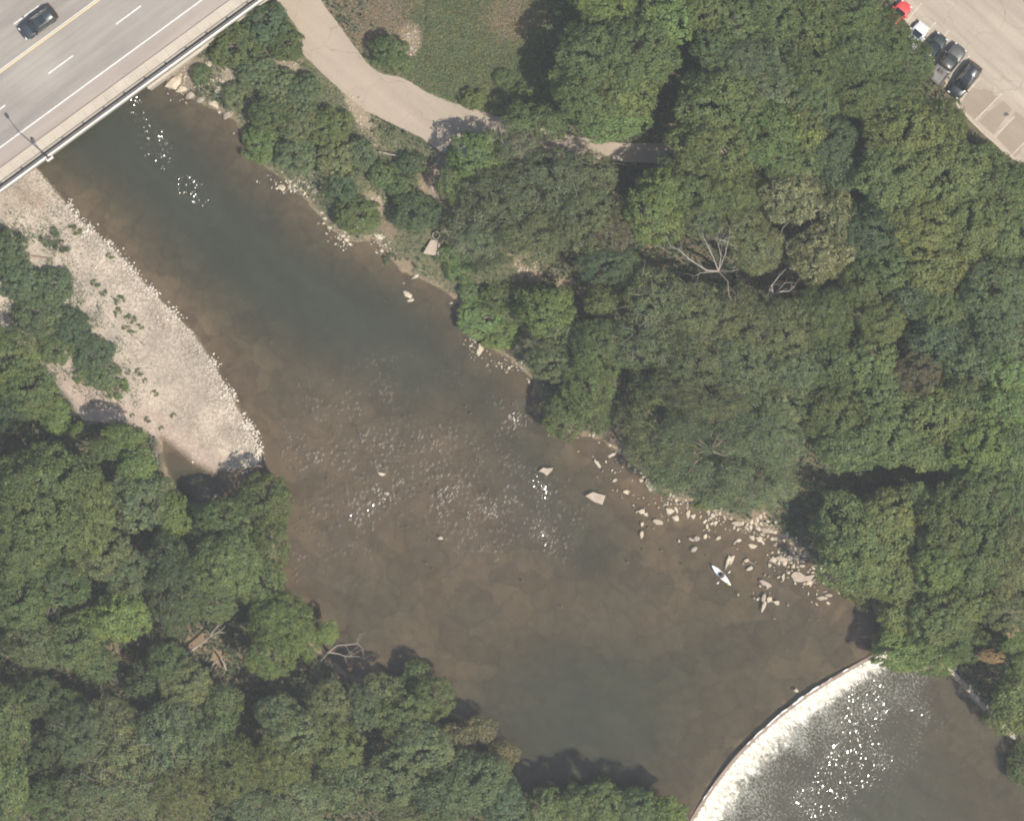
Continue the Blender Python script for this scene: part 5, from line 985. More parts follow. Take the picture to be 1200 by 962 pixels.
def dead_tree(label, px, py, z, limbs, seed, mat=None, r=.10):
    root = empty('dead_tree', W(px, py, hz(px, py))); tag(root, label, 'dead tree'); rnd = random.Random(seed); c = W(px, py, z) - root.location
    MB().tube([Vector((0, 0, -.2)), Vector((.15, .1, c.z * .5)), c], [r * 2.0, r * 1.6, r * 1.1], 8).build('trunk', mat or M['deadwood'], root, True)
    for (pts, rr) in limbs:
        m = MB(); P = [W(x, y, zz) - root.location for x, y, zz in pts]; m.tube([c] + P, [rr * (1.1 - .75 * i / len(P)) for i in range(len(P) + 1)], 6)
        for p_, q_ in zip(P[:-1], P[1:]):
            for _ in range(2): branch_tree(m, p_ + (q_ - p_) * rnd.random(), (q_ - p_).normalized() + Vector((rnd.uniform(-1, 1), rnd.uniform(-1, 1), .2)) * .9, rnd.uniform(.8, 1.9), .024, 1, rnd)
        m.build('limb', mat or M['deadwood'], root)
    return root
dead_tree('bare dead tree with long pale limbs reaching left in the dark wood gap', 842, 318, 10.5, [([(828, 317, 11.5), (808, 304, 12), (797, 294, 12.3), (785, 288, 12.4)], .10), ([(836, 302, 12), (829, 288, 12.6), (823, 275, 12.8)], .075), ([(845, 300, 12), (842, 288, 12.4), (839, 279, 12.6)], .06), ([(850, 298, 12.0), (853, 283, 12.5), (845, 281, 12.6), (862, 289, 12.4)], .055), ([(820, 320, 11.6), (814, 324, 11.8)], .05), ([(853, 330, 11.6), (854, 345, 11.8), (858, 354, 11.4)], .06), ([(858, 318, 11.8), (866, 316, 12)], .05)], 21)
dead_tree('small bare dead tree with twisted white limbs right of the long limbed one', 906, 345, 9, [([(904, 335, 11.2), (908, 330, 11.5), (914, 322, 11.6)], .11), ([(914, 342, 11), (925, 341, 11.2), (931, 336, 11.3)], .10), ([(902, 338, 11), (901, 342, 11.2)], .07), ([(914, 338, 11.2), (920, 331, 11.4)], .06)], 22)
dead_tree('bare drowned tree leaning its branches out over the water', 385, 764, 3.2, [([(395, 756, 3.4), (412, 755, 3.3), (419, 754, 3.0), (426, 760, 2.8)], .07), ([(397, 766, 3.2), (405, 769, 3.2), (420, 769, 3.0), (429, 772, 2.6)], .075), ([(380, 770, 3.0), (376, 774, 2.8)], .05)], 23)
dead_tree('bare grey branch tops poking out of the upper right wood', 888, 44, 10, [([(880, 38, 12.4), (868, 36, 12.8), (856, 29, 13)], .10), ([(878, 48, 12.4), (866, 55, 12.6), (856, 63, 12.6)], .07), ([(884, 50, 12.2), (870, 62, 12.5), (862, 70, 12.5)], .06), ([(890, 40, 12.6), (893, 45, 12.8)], .09)], 24)
dead_tree('bare twiggy tree on the left edge of the lower woods', 55, 722, 6, [([(58, 712, 8.2), (62, 702, 8.4), (63, 690, 8.6)], .06), ([(48, 738, 8), (44, 748, 8.2)], .06), ([(64, 716, 8.0), (70, 704, 8.3)], .04)], 25)
dead_tree('bare pale branch arching below the blossoming tree', 918, 266, 9.5, [([(928, 257, 12.0), (944, 253, 12.2), (952, 251, 12.3), (961, 245, 12.4)], .08), ([(912, 280, 11.6), (904, 292, 11.6), (895, 300, 11.4)], .05)], 26)
# ------------------------------------------------------------------ trees
def crown_proto(name, seed, R, kind):
    """a crown: lobes -> leaf clumps on and in the lobes -> many leaf faces. origin at the crown's middle"""
    global rng
    keep = rng; rng = np.random.default_rng(seed); r = random.Random(seed)
    cfg = dict(M=(.46, .22, 30, .62, .45), F=(.36, .165, 30, .55, .6), W=(.55, .34, 24, .16, .55), S=(.27, .17, 26, .55, .6), Y=(.36, .20, 28, .6, .5), B=(.40, .21, 28, .6, .5), T=(.38, .17, 24, .5, .7))[kind]
    cr, leaf, m, asp, tilt = cfg
    lobes = [(np.zeros(3), np.array((R * .84, R * .84, R * .66)))]
    k = 7 if R > 3 else 5
    for i in range(k):
        a = 2 * math.pi * (i + r.uniform(-.35, .35)) / k; d = R * r.uniform(.52, .74); s = R * r.uniform(.30, .42)
        lobes.append((np.array((d * math.cos(a), d * math.sin(a), R * r.uniform(-.30, .18))), np.array((s, s, s * .85))))
    for i in range(k - 2):
        a = r.uniform(0, 6.28); d = R * r.uniform(.15, .45); s = R * r.uniform(.24, .36)
        lobes.append((np.array((d * math.cos(a), d * math.sin(a), R * r.uniform(.30, .48))), np.array((s, s, s * .8))))
    Cs, Ns = [], []
    for j, (c, s) in enumerate(lobes):
        area = 4 * math.pi * (s[0] * s[1] + s[0] * s[2] * 2) / 3; n = int(area / (cr * cr * 1.55))
        v = rng.normal(0, 1, (n, 3)); v /= np.linalg.norm(v, axis=1)[:, None]; v = v[v[:, 2] > -.55]
        p = c + v * s * (0.86 + 0.24 * rng.random((len(v), 1))); ok = np.ones(len(p), bool)
        for q, (c2, s2) in enumerate(lobes):
            if q != j: ok &= (((p - c2) / (s2 * .88)) ** 2).sum(1) > 1
        nn = v / s; nn /= np.linalg.norm(nn, axis=1)[:, None]; Cs.append(p[ok]); Ns.append(nn[ok])
    P = np.concatenate(Cs); Nn = np.concatenate(Ns)
    # gaps and uneven outline
    hole = np.array([mnoise.noise(Vector(p * (1.3 / max(1.5, R * .5))) + Vector((seed, 0, 0))) for p in P]); thr = {'W': -.22, 'T': -.26, 'F': -.36, 'S': -.20}.get(kind, -.40)
    ok = hole > thr; P = P[ok] + Nn[ok] * (hole[ok] * .35 * R * .25)[:, None]; Nn = Nn[ok]
    inner = P * rng.uniform(.45, .85, (len(P), 1)); sel = rng.random(len(P)) < .30
    P = np.concatenate([P, inner[sel]]); Nn = np.concatenate([Nn, Nn[sel]])
    n = len(P); crr = cr * (0.7 + 0.6 * rng.random(n))
    up = np.array((0, 0, 1.0)); cn = Nn * .55 + up * .55; cn /= np.linalg.norm(cn, axis=1)[:, None]
    off = rng.normal(0, 1, (n, m, 3)); off /= np.linalg.norm(off, axis=2)[:, :, None]
    off = off * np.cbrt(rng.random((n, m, 1))) ; dot = (off * cn[:, None]).sum(2, keepdims=True); off = off - dot * cn[:, None] * np.where(dot < 0, 1.6, .35)   # a cap, domed outward
    L = P[:, None] + off * crr[:, None, None]
    ln = (off * .8 + cn[:, None] * .8 + Nn[:, None] * .2).reshape(-1, 3)
    L = L.reshape(-1, 3); size = leaf * (0.6 + 0.8 * rng.random(len(L)))
    if kind == 'W':       # hanging sprays: long leaves swept outward and down
        out_ = L.copy(); out_[:, 2] = 0; out_ /= np.linalg.norm(out_, axis=1)[:, None] + 1e-6; sw = out_ + rng.normal(0, .45, L.shape); sw[:, 2] -= .45; sw /= np.linalg.norm(sw, axis=1)[:, None]
        b = np.cross(sw, np.array((0, 0, 1.0)) + rng.normal(0, .5, L.shape)); b /= np.linalg.norm(b, axis=1)[:, None] + 1e-9
        u = sw * size[:, None] * .95; v = b * size[:, None] * .5 * asp; V = np.stack([L - u * .5, L - v, L + u * .5, L + v], 1)
    else: V = leaf_quads(L, ln, size, asp, tilt)
    val = np.clip(np.repeat(rng.normal(.5, .20, n), m) + rng.normal(0, .16, len(L)), 0, 1)
    me = quads_mesh(name, V, {'M': M['leaf'], 'Y': M['leaf_bloom'], 'B': M['leaf_gold']}.get(kind, M['leaf_fine']), val); rng = keep
    return me
def wood_proto(seed, n_limbs, twiggy=False):
    """unit tree wood: trunk from 0 to 1 in height, limbs spreading to radius 1"""
    r = random.Random(seed); m = MB(); lean = Vector((r.uniform(-.06, .06), r.uniform(-.06, .06), 0))
    m.tube([Vector((0, 0, -.04)), lean + Vector((0, 0, .3)), lean * 1.6 + Vector((0, 0, .62)), lean * 2 + Vector((0, 0, .95))], [.075, .055, .04, .012], 8)
    for k in range(n_limbs):
        a = 2 * math.pi * (k + r.uniform(-.3, .3)) / n_limbs * 1.62; z0 = r.uniform(.30, .72); d = r.uniform(.55, .85)
        b = lean * (z0 * 2) + Vector((0, 0, z0)); e = Vector((math.cos(a) * d, math.sin(a) * d, min(.96, z0 + r.uniform(.12, .24)))); mid = b.lerp(e, .5) + Vector((r.uniform(-.06, .06), r.uniform(-.06, .06), .03))
        m.tube([b, mid, e], [.034, .022, .007], 5)
        for q in range(3 if twiggy else 1):
            e2 = mid.lerp(e, r.random()) ; m.tube([mid.lerp(e, r.uniform(.1, .7)), e2 + Vector((r.uniform(-.25, .25), r.uniform(-.25, .25), r.uniform(.04, .14)))], [.014, .004], 4)
    return mesh('trunk', m.v, m.f, M['bark'] if not twiggy else M['bark'], True)
def twig_proto(seed, R):
    """thin pale twigs that show through a sparse crown"""
    r = random.Random(seed); m = MB()
    for k in range(17):
        a = r.uniform(0, 6.28); d = R * math.sqrt(r.random()) * .92; z = R * (.62 * math.sqrt(max(0, 1 - (d / R) ** 2)) + .06); b = Vector((d * math.cos(a), d * math.sin(a), z * r.uniform(.75, 1.0)))
        dirv = Vector((math.cos(a) + r.uniform(-.9, .9), math.sin(a) + r.uniform(-.9, .9), r.uniform(-.1, .45))).normalized(); ln = r.uniform(.6, 1.7)
        p1 = b + dirv * ln * .5 + Vector((r.uniform(-.12, .12), r.uniform(-.12, .12), .05)); m.tube([b, p1, b + dirv * ln + Vector((r.uniform(-.2, .2), r.uniform(-.2, .2), 0))], [.020, .014, .005], 4)
    return mesh('twigs', m.v, m.f, M['deadwood'])
PROTO = {}
for kind, rads in {'M': (1.9, 3.0, 4.2, 5.6, 6.4), 'F': (1.8, 3.0, 4.2, 5.2), 'W': (3.2, 5.0, 6.4), 'S': (1.0, 1.8, 2.8), 'Y': (2.4, 3.4), 'B': (2.8,), 'T': (3.0, 4.6, 5.6)}.items():
    PROTO[kind] = []
    for i, R in enumerate(rads):
        for v in range(2 if R > 2 else 1): PROTO[kind].append((R, crown_proto('crown', 100 + 17 * i + 5 * v + sum(map(ord, kind)), R, kind)))
WOOD = [wood_proto(s, 7) for s in (1, 2, 3)]; TWIG = {R: twig_proto(int(R * 10), R) for R in (3.0, 4.6, 5.6)}
COLR = dict(mg=(.112, .144, .054), bg=(.126, .172, .055), dg=(.082, .106, .050), og=(.134, .156, .073), bl=(.094, .126, .060), yg=(.134, .158, .058), pale=(.140, .155, .070), rust=(.30, .215, .115), gold=(.170, .148, .074), br=(.134, .124, .074), gy=(.126, .144, .073))
def tree(px, py, rx, ry, kind, col, h, label, group, rot=None, name=None, cat='tree'):
    R = (rx + ry) * .05; g0 = hz(px, py); zc = g0 + h - R * .55 if h > R * 1.1 else g0 + h * .45
    cand = sorted(PROTO[kind], key=lambda q: abs(math.log(q[0] / R)) + random.random() * .12); R0, me = cand[0]
    c = W(px, py, zc + R * .3); root = empty(name or {'S': 'shrub'}.get(kind, 'broadleaf_tree'), (c.x, c.y, g0)); tag(root, label, cat, group)
    cr = bpy.data.objects.new('crown', me); link(cr, root); q_ = .096 if kind == 'S' else .107; sx, sy = rx * q_ / R0, ry * q_ / R0
    if rot is None:
        q = random.randint(0, 3); rot = q * math.pi / 2 + random.uniform(-.2, .2)
        if q % 2: sx, sy = sy, sx
    cr.location = (0, 0, zc - g0); cr.rotation_euler = (0, 0, rot); cr.scale = (sx, sy, (sx + sy) * .5 * (1.0 if h > R * 1.3 else max(.45, h / (R * 1.35))))
    b = random.uniform(.84, 1.15); w = random.uniform(-.08, .08); k = COLR[col]; cr.color = (k[0] * b * (1 + w), k[1] * b, k[2] * b * (1 - w), 1)
    tk = bpy.data.objects.new('trunk', random.choice(WOOD)); link(tk, root); tk.scale = (R * .85, R * .85, max(.6, h * .86)); tk.rotation_euler = (0, 0, random.uniform(0, 6.28))
    if kind == 'T':
        tw = bpy.data.objects.new('twigs', TWIG[R0]); link(tw, root); tw.location = cr.location; tw.rotation_euler = cr.rotation_euler; tw.scale = cr.scale; tag(tw, kind='stuff')
    return root
GL, GR, GS = 'trees of the left bank woods', 'trees of the right bank woods', 'shrubs along the river banks'
for row in [
 # --- left bank: shrubs on and behind the gravel bar
 (6, 292, 26, 28, 'S', 'bl', 3.0, 'bushy willow shrub at the picture edge above the brown log'), (24, 330, 30, 28, 'S', 'bl', 2.8, 'rounded willow shrub just below the brown log'), (62, 336, 26, 24, 'S', 'bl', 2.4, 'willow shrub whose right side meets the open gravel'),
 (44, 368, 32, 28, 'S', 'bl', 2.6, 'thick willow shrub in the middle of the bar thicket'), (84, 386, 26, 26, 'S', 'bl', 2.3, 'willow shrub bulging toward the cobbles halfway down the thicket'), (66, 408, 24, 20, 'S', 'mg', 1.8, 'thin low shrub over sandy ground behind the thicket'),
 (108, 414, 24, 24, 'S', 'bl', 2.0, 'dark willow shrub near the lower end of the thicket'), (122, 440, 22, 20, 'S', 'bl', 1.6, 'low willow shrub second from the lower tip of the thicket'), (138, 456, 14, 12, 'S', 'bg', 1.3, 'small bright shrub at the lower tip of the thicket'), (100, 442, 16, 12, 'S', 'mg', 1.0, 'flat green shrub beside the sandy track'),
 (58, 278, 13, 11, 'S', 'bl', 1.2, 'upper of two small shrubs standing alone on the gravel'), (72, 289, 10, 8, 'S', 'bl', .9, 'lower of two small shrubs standing alone on the gravel'), (88, 270, 8, 6, 'S', 'mg', .6, 'tiny weed clump near the water on the upper gravel'),
 (140, 352, 7, 6, 'S', 'mg', .5, 'round weed tuft uppermost in the line of tufts on the gravel'), (153, 374, 7, 6, 'S', 'mg', .5, 'dense weed tuft in the middle of the gravel line'), (138, 366, 5, 6, 'S', 'mg', .4, 'slim weed tuft left of the dense one'), (164, 383, 5, 3, 'S', 'mg', .35, 'flat weed tuft right of the dense one'), (151, 386, 9, 4, 'S', 'mg', .4, 'stretched weed tuft under the dense one'), (112, 332, 6, 5, 'S', 'bl', .5, 'bluish weed tuft alone on the upper middle gravel'), (121, 343, 5, 4, 'S', 'bl', .4, 'bluish weed tuft just below the lone one'),
 (163, 436, 5, 5, 'S', 'gy', .4, 'greyish weed dot near the lower thicket'), (182, 461, 4, 4, 'S', 'mg', .35, 'weed dot on the sand below the thicket'), (203, 487, 4, 3, 'S', 'mg', .3, 'weed dot on smooth sand nearest the bar tip'), (173, 492, 4, 4, 'S', 'mg', .35, 'weed dot at the lower sandy rim'), (189, 502, 3, 3, 'S', 'mg', .3, 'weed dot just above the backwater'), (150, 436, 4, 3, 'S', 'mg', .3, 'weed dot beside the greyish one'), (129, 300, 5, 4, 'S', 'mg', .4, 'weed tuft close to the water, high on the bar'),
 (170, 446, 3, 3, 'S', 'mg', .3, 'weed dot between the thicket tip and the sand'), (155, 487, 3, 2.5, 'S', 'mg', .3, 'weed dot leftmost on the lower sand'),
 ]: tree(*row, group=GS, cat='shrub')
for row in [
 (10, 418, 34, 34, 'F', 'mg', 7, 'leafy tree at the picture edge level with the sandy track'), (32, 456, 34, 32, 'F', 'mg', 6.5, 'dark leafy tree just left of the sandy track'), (6, 480, 28, 26, 'F', 'dg', 6, 'deeply shaded tree at the picture edge above the big maple'), (64, 488, 18, 20, 'M', 'bg', 5, 'small bright tree at the lower end of the sandy track'), (90, 505, 9, 9, 'M', 'bg', 3, 'tiny bright sapling between two patches of shade'),
 (44, 588, 72, 64, 'M', 'mg', 13, 'huge dense maple with the broadest dome on the left bank'), (100, 600, 32, 46, 'M', 'mg', 12, 'right shoulder maple joined to the huge dome'), (20, 640, 40, 36, 'M', 'mg', 12, 'maple below the huge dome at the picture edge'),
 (146, 512, 24, 16, 'M', 'bg', 7, 'bright arm of leaves reaching toward the sand'), (122, 526, 18, 14, 'M', 'mg', 7, 'small maple linking the huge dome and the bright arm'), (158, 546, 22, 18, 'M', 'bg', 7.5, 'bright small maple left of the backwater'), (160, 590, 36, 34, 'F', 'og', 8, 'olive fine leaved tree in front of the backwater'), (203, 602, 17, 26, 'M', 'bg', 8, 'bright upright maple at the backwater corner'), (188, 575, 18, 18, 'F', 'og', 7, 'olive tree tip facing the backwater'), (230, 602, 13, 12, 'M', 'bg', 5, 'small bright bush tree standing in the backwater shade'),
 (120, 650, 34, 30, 'F', 'og', 8.5, 'greyish tree below the huge maple'), (70, 684, 34, 28, 'F', 'mg', 8, 'soft green tree under the huge maple, left of the broken stump'), (148, 672, 26, 28, 'F', 'og', 8.5, 'greyish tree beside the dark narrow gap'), (142, 722, 32, 28, 'M', 'bg', 9, 'brightest green maple of the left woods, right of the broken stump'), (116, 730, 22, 18, 'M', 'bg', 8, 'left half of the brightest green maple pair'),
 (206, 690, 36, 46, 'F', 'dg', 10, 'dark dense fine leaved tree like a smooth cone'), (196, 650, 22, 22, 'F', 'dg', 9, 'upper end of the dark smooth tree group'), (262, 612, 34, 28, 'F', 'mg', 8.5, 'tree above the bright tall crown, facing the bar tip'), (308, 588, 32, 34, 'F', 'mg', 8, 'tree leaning over the water at the bar tip'), (316, 636, 24, 36, 'F', 'mg', 8, 'tree along the water below the bar tip'), (264, 662, 40, 38, 'F', 'yg', 10, 'tall light green crown in the middle of the left woods'), (306, 682, 28, 30, 'F', 'mg', 8.5, 'tree at the water right of the light green crown'), (250, 708, 26, 20, 'F', 'yg', 9, 'light green lower lobe of the tall crown'),
 (328, 728, 40, 34, 'F', 'bg', 9.5, 'bright tree at the water left of the drowned branches'), (318, 768, 30, 26, 'F', 'bg', 9, 'bright tree just below, above a dark gap'), (382, 742, 13, 14, 'M', 'bg', 6, 'small bright spur of leaves at the water beside the drowned branches'), (360, 752, 18, 18, 'F', 'bg', 7.5, 'bright crown edge linking to the leafy spur'),
 (22, 706, 32, 34, 'F', 'mg', 8, 'tree on the picture edge left of the bare twiggy tree'), (40, 752, 38, 28, 'F', 'og', 7.5, 'olive tree below the bare twiggy tree'), (86, 752, 34, 32, 'F', 'yg', 8, 'yellow green tree left of the brown clearing'), (112, 778, 26, 18, 'F', 'mg', 7, 'tree above the long dark gap on the left'), (172, 798, 26, 22, 'F', 'dg', 5.5, 'low shaded tree inside the dark gap'), (196, 776, 24, 24, 'F', 'mg', 8, 'tree right of the brown clearing'),
 (216, 800, 30, 26, 'F', 'og', 8.5, 'olive tree below the long pale log'), (262, 824, 24, 22, 'F', 'mg', 8, 'round tree below the two leaning logs'), (210, 842, 26, 28, 'F', 'og', 9, 'olive tree left of a small round one'), (8, 852, 26, 40, 'M', 'mg', 11, 'tall maple on the picture edge, upper of two'), (6, 920, 24, 44, 'M', 'mg', 11, 'tall maple on the picture edge, lower of two'), (46, 816, 28, 24, 'F', 'dg', 7, 'dull green tree right of the tall edge maples'), (76, 830, 26, 22, 'F', 'mg', 7, 'tree left of the pale crowned ash trees'),
 (96, 862, 40, 36, 'T', 'og', 10, 'sparse grey green ash with fine twigs, left of its twin'), (140, 880, 34, 36, 'T', 'og', 10, 'sparse grey green ash right of its twin'), (128, 838, 26, 22, 'T', 'gy', 9, 'thin topped ash with pale upright twigs'), (48, 890, 24, 30, 'F', 'dg', 6, 'low dark tree in the shade right of the edge maples'), (62, 936, 34, 26, 'F', 'mg', 8, 'tree near the lower left corner'), (112, 930, 38, 32, 'T', 'og', 10, 'twiggy ash near the bottom left'), (160, 926, 36, 34, 'T', 'og', 10, 'twiggy ash with a few cream flower heads near the bottom'),
 (188, 866, 30, 40, 'T', 'og', 10, 'tall twiggy ash in the centre of the lower left woods'), (214, 926, 38, 36, 'T', 'yg', 10, 'yellowish ash at the bottom, left of a dark slit'), (234, 876, 30, 30, 'F', 'og', 9.5, 'pale green tree above the yellowish ash'), (270, 904, 36, 40, 'F', 'yg', 10, 'broad pale green tree, second from the dark tree by the bottom water'), (286, 948, 34, 24, 'F', 'og', 9.5, 'pale tree on the bottom edge'), (256, 856, 20, 18, 'F', 'mg', 8, 'small tree over the dark hollow'),
 (326, 836, 26, 22, 'F', 'og', 9, 'tree arm reaching up beside the dark hollow'), (350, 862, 34, 30, 'F', 'og', 10, 'pale tree below the dark hollow'), (384, 824, 24, 26, 'F', 'og', 9.5, 'pale tree top beside the shaded water'), (330, 896, 36, 34, 'F', 'yg', 10, 'yellow green tree in the lower middle woods'), (394, 876, 30, 28, 'F', 'yg', 10, 'yellow green tree above the blue green one'), (402, 916, 36, 36, 'M', 'bl', 9, 'blue green maple low between the pale trees'), (350, 938, 36, 30, 'F', 'og', 9.5, 'pale tree on the bottom edge left of the blue green maple'),
 (424, 832, 22, 26, 'F', 'og', 9, 'pale narrow tree left of the shaded slit'), (444, 808, 22, 20, 'F', 'og', 8.5, 'pale tree top at the shaded water'), (488, 792, 18, 19, 'F', 'mg', 4.5, 'feathery green tree tip nearest the open water'), (506, 818, 28, 24, 'F', 'mg', 7, 'feathery green tree with reddish twigs over the water'), (472, 842, 30, 28, 'F', 'yg', 9, 'pale green tree above the long dark slit'), (496, 878, 34, 30, 'F', 'og', 10, 'pale olive tree right of the long dark slit'), (532, 868, 26, 20, 'F', 'gold', 6.5, 'olive gold tree edge at the water'), (458, 916, 34, 34, 'F', 'og', 10, 'olive tree below the long dark slit'),
 (560, 856, 22, 16, 'F', 'gold', 6, 'tan tinged small tree on the shore'), (590, 884, 20, 15, 'F', 'gold', 6, 'orange tan tree tip, farthest out over the shore'), (556, 918, 42, 34, 'M', 'bl', 10, 'dense blue green maple left of the river shade'), (516, 936, 34, 30, 'M', 'bl', 10, 'blue green maple on the bottom edge'), (590, 946, 26, 26, 'M', 'bl', 9.5, 'blue green maple corner at the river shade'), (480, 956, 30, 18, 'F', 'og', 9, 'tree on the bottom edge under the olive one'),
 (640, 952, 22, 28, 'M', 'mg', 9, 'leftmost of the green maples along the bottom shore'), (676, 948, 24, 24, 'M', 'mg', 9, 'second of the green maples along the bottom shore'), (708, 942, 24, 28, 'M', 'mg', 9.5, 'third and tallest of the green maples along the bottom shore'), (744, 950, 26, 26, 'M', 'mg', 9, 'fourth of the green maples along the bottom shore'), (782, 958, 24, 22, 'M', 'bg', 8.5, 'rightmost of the green maples along the bottom shore, next to the weir'),
 ]: tree(*row, group=GL)
for row in [
 # --- right bank: shrubs
 (276, 52, 34, 30, 'S', 'mg', 3.5, 'shrub at the bridge parapet, nearest the road'), (312, 30, 30, 28, 'S', 'bl', 3.5, 'shrub between the parapet and the path mouth'), (334, 50, 22, 24, 'S', 'mg', 3.0, 'shrub on the left verge of the path mouth'), (236, 88, 13, 14, 'S', 'mg', 1.6, 'small shrub on the rocks next to the abutment'), (300, 84, 28, 22, 'S', 'og', 2.8, 'olive shrub below the parapet shrubs'), (276, 112, 18, 18, 'S', 'og', 2.0, 'olive shrub at the edge of the rocky bank'),
 (326, 100, 26, 22, 'S', 'og', 2.8, 'olive shrub beside the bare rubble strip'), (318, 132, 30, 26, 'S', 'mg', 3.2, 'shrub above the water, middle of the upper bank'), (308, 168, 27, 28, 'S', 'bg', 2.4, 'bright shrub overhanging the shaded water'), (354, 108, 26, 24, 'S', 'bl', 3.0, 'shrub at the inside of the path bend'), (352, 144, 28, 26, 'S', 'og', 3.0, 'olive shrub in the middle of the bank thicket'), (348, 182, 28, 22, 'S', 'og', 3.0, 'olive shrub just above the rubble at the water'), (386, 148, 28, 26, 'S', 'mg', 3.0, 'shrub left of the bare soil patch'),
 (396, 186, 32, 28, 'S', 'og', 3.2, 'large olive shrub in the lower bank thicket'), (420, 182, 22, 22, 'S', 'og', 2.8, 'olive shrub right of the large one'), (398, 220, 22, 22, 'S', 'bl', 2.8, 'shrub above the white rock pile'), (418, 252, 28, 24, 'S', 'mg', 3.2, 'green shrub at the water above the muddy point'), (450, 204, 20, 18, 'S', 'mg', 2.6, 'shrub below the pale slender trunk'), (482, 192, 20, 16, 'S', 'dg', 2.2, 'dark shrub beside the shaded path edge'), (470, 216, 20, 16, 'S', 'mg', 2.6, 'shrub left of the tan rubble'), (484, 246, 28, 26, 'S', 'bl', 3.6, 'rounded blue green shrub above the culvert'), (508, 252, 16, 16, 'S', 'bl', 3.0, 'right side shrub touching the round blue green one'),
 (455, 60, 24, 22, 'S', 'mg', 3.6, 'lone green shrub on the right edge of the path with its shadow'), (470, 74, 16, 12, 'S', 'mg', 2.2, 'low shrub at the foot of the lone path shrub'), (554, 116, 18, 14, 'S', 'mg', 1.8, 'low shrub at the right verge of the shaded path'), (457, 303, 8, 7, 'S', 'bl', .8, 'little shrub on the muddy point'), (540, 316, 22, 18, 'S', 'bg', 1.8, 'bright shrub right of the culvert'), (524, 300, 16, 14, 'S', 'mg', 1.6, 'shrub just right of the culvert apron'), (566, 372, 34, 28, 'S', 'bg', 2.0, 'grassy bright shrub at the water, upper middle bank'), (590, 392, 26, 20, 'S', 'bg', 2.0, 'grassy shrub below the bright one'), (590, 350, 30, 22, 'S', 'mg', 2.2, 'green shrub on the slope above the grassy ones'), (556, 342, 20, 14, 'S', 'mg', 1.4, 'low shrub on the slope over the muddy inlet'),
 (620, 352, 26, 24, 'S', 'mg', 2.6, 'shrub below the tan rubble on the slope'), (790, 560, 30, 14, 'S', 'mg', 1.2, 'grassy clump on the bank under the willow, left'), (838, 586, 30, 12, 'S', 'mg', 1.2, 'grassy clump on the bank under the willow, right'), (652, 120, 22, 20, 'S', 'mg', 2.6, 'shrub between the meadow and the big maple'), (618, 112, 22, 16, 'S', 'mg', 2.0, 'shrub on the lower meadow edge'), (592, 92, 16, 12, 'S', 'mg', 1.4, 'small shrub inside the meadow'),
 ]: tree(*row, group=GS, cat='shrub')
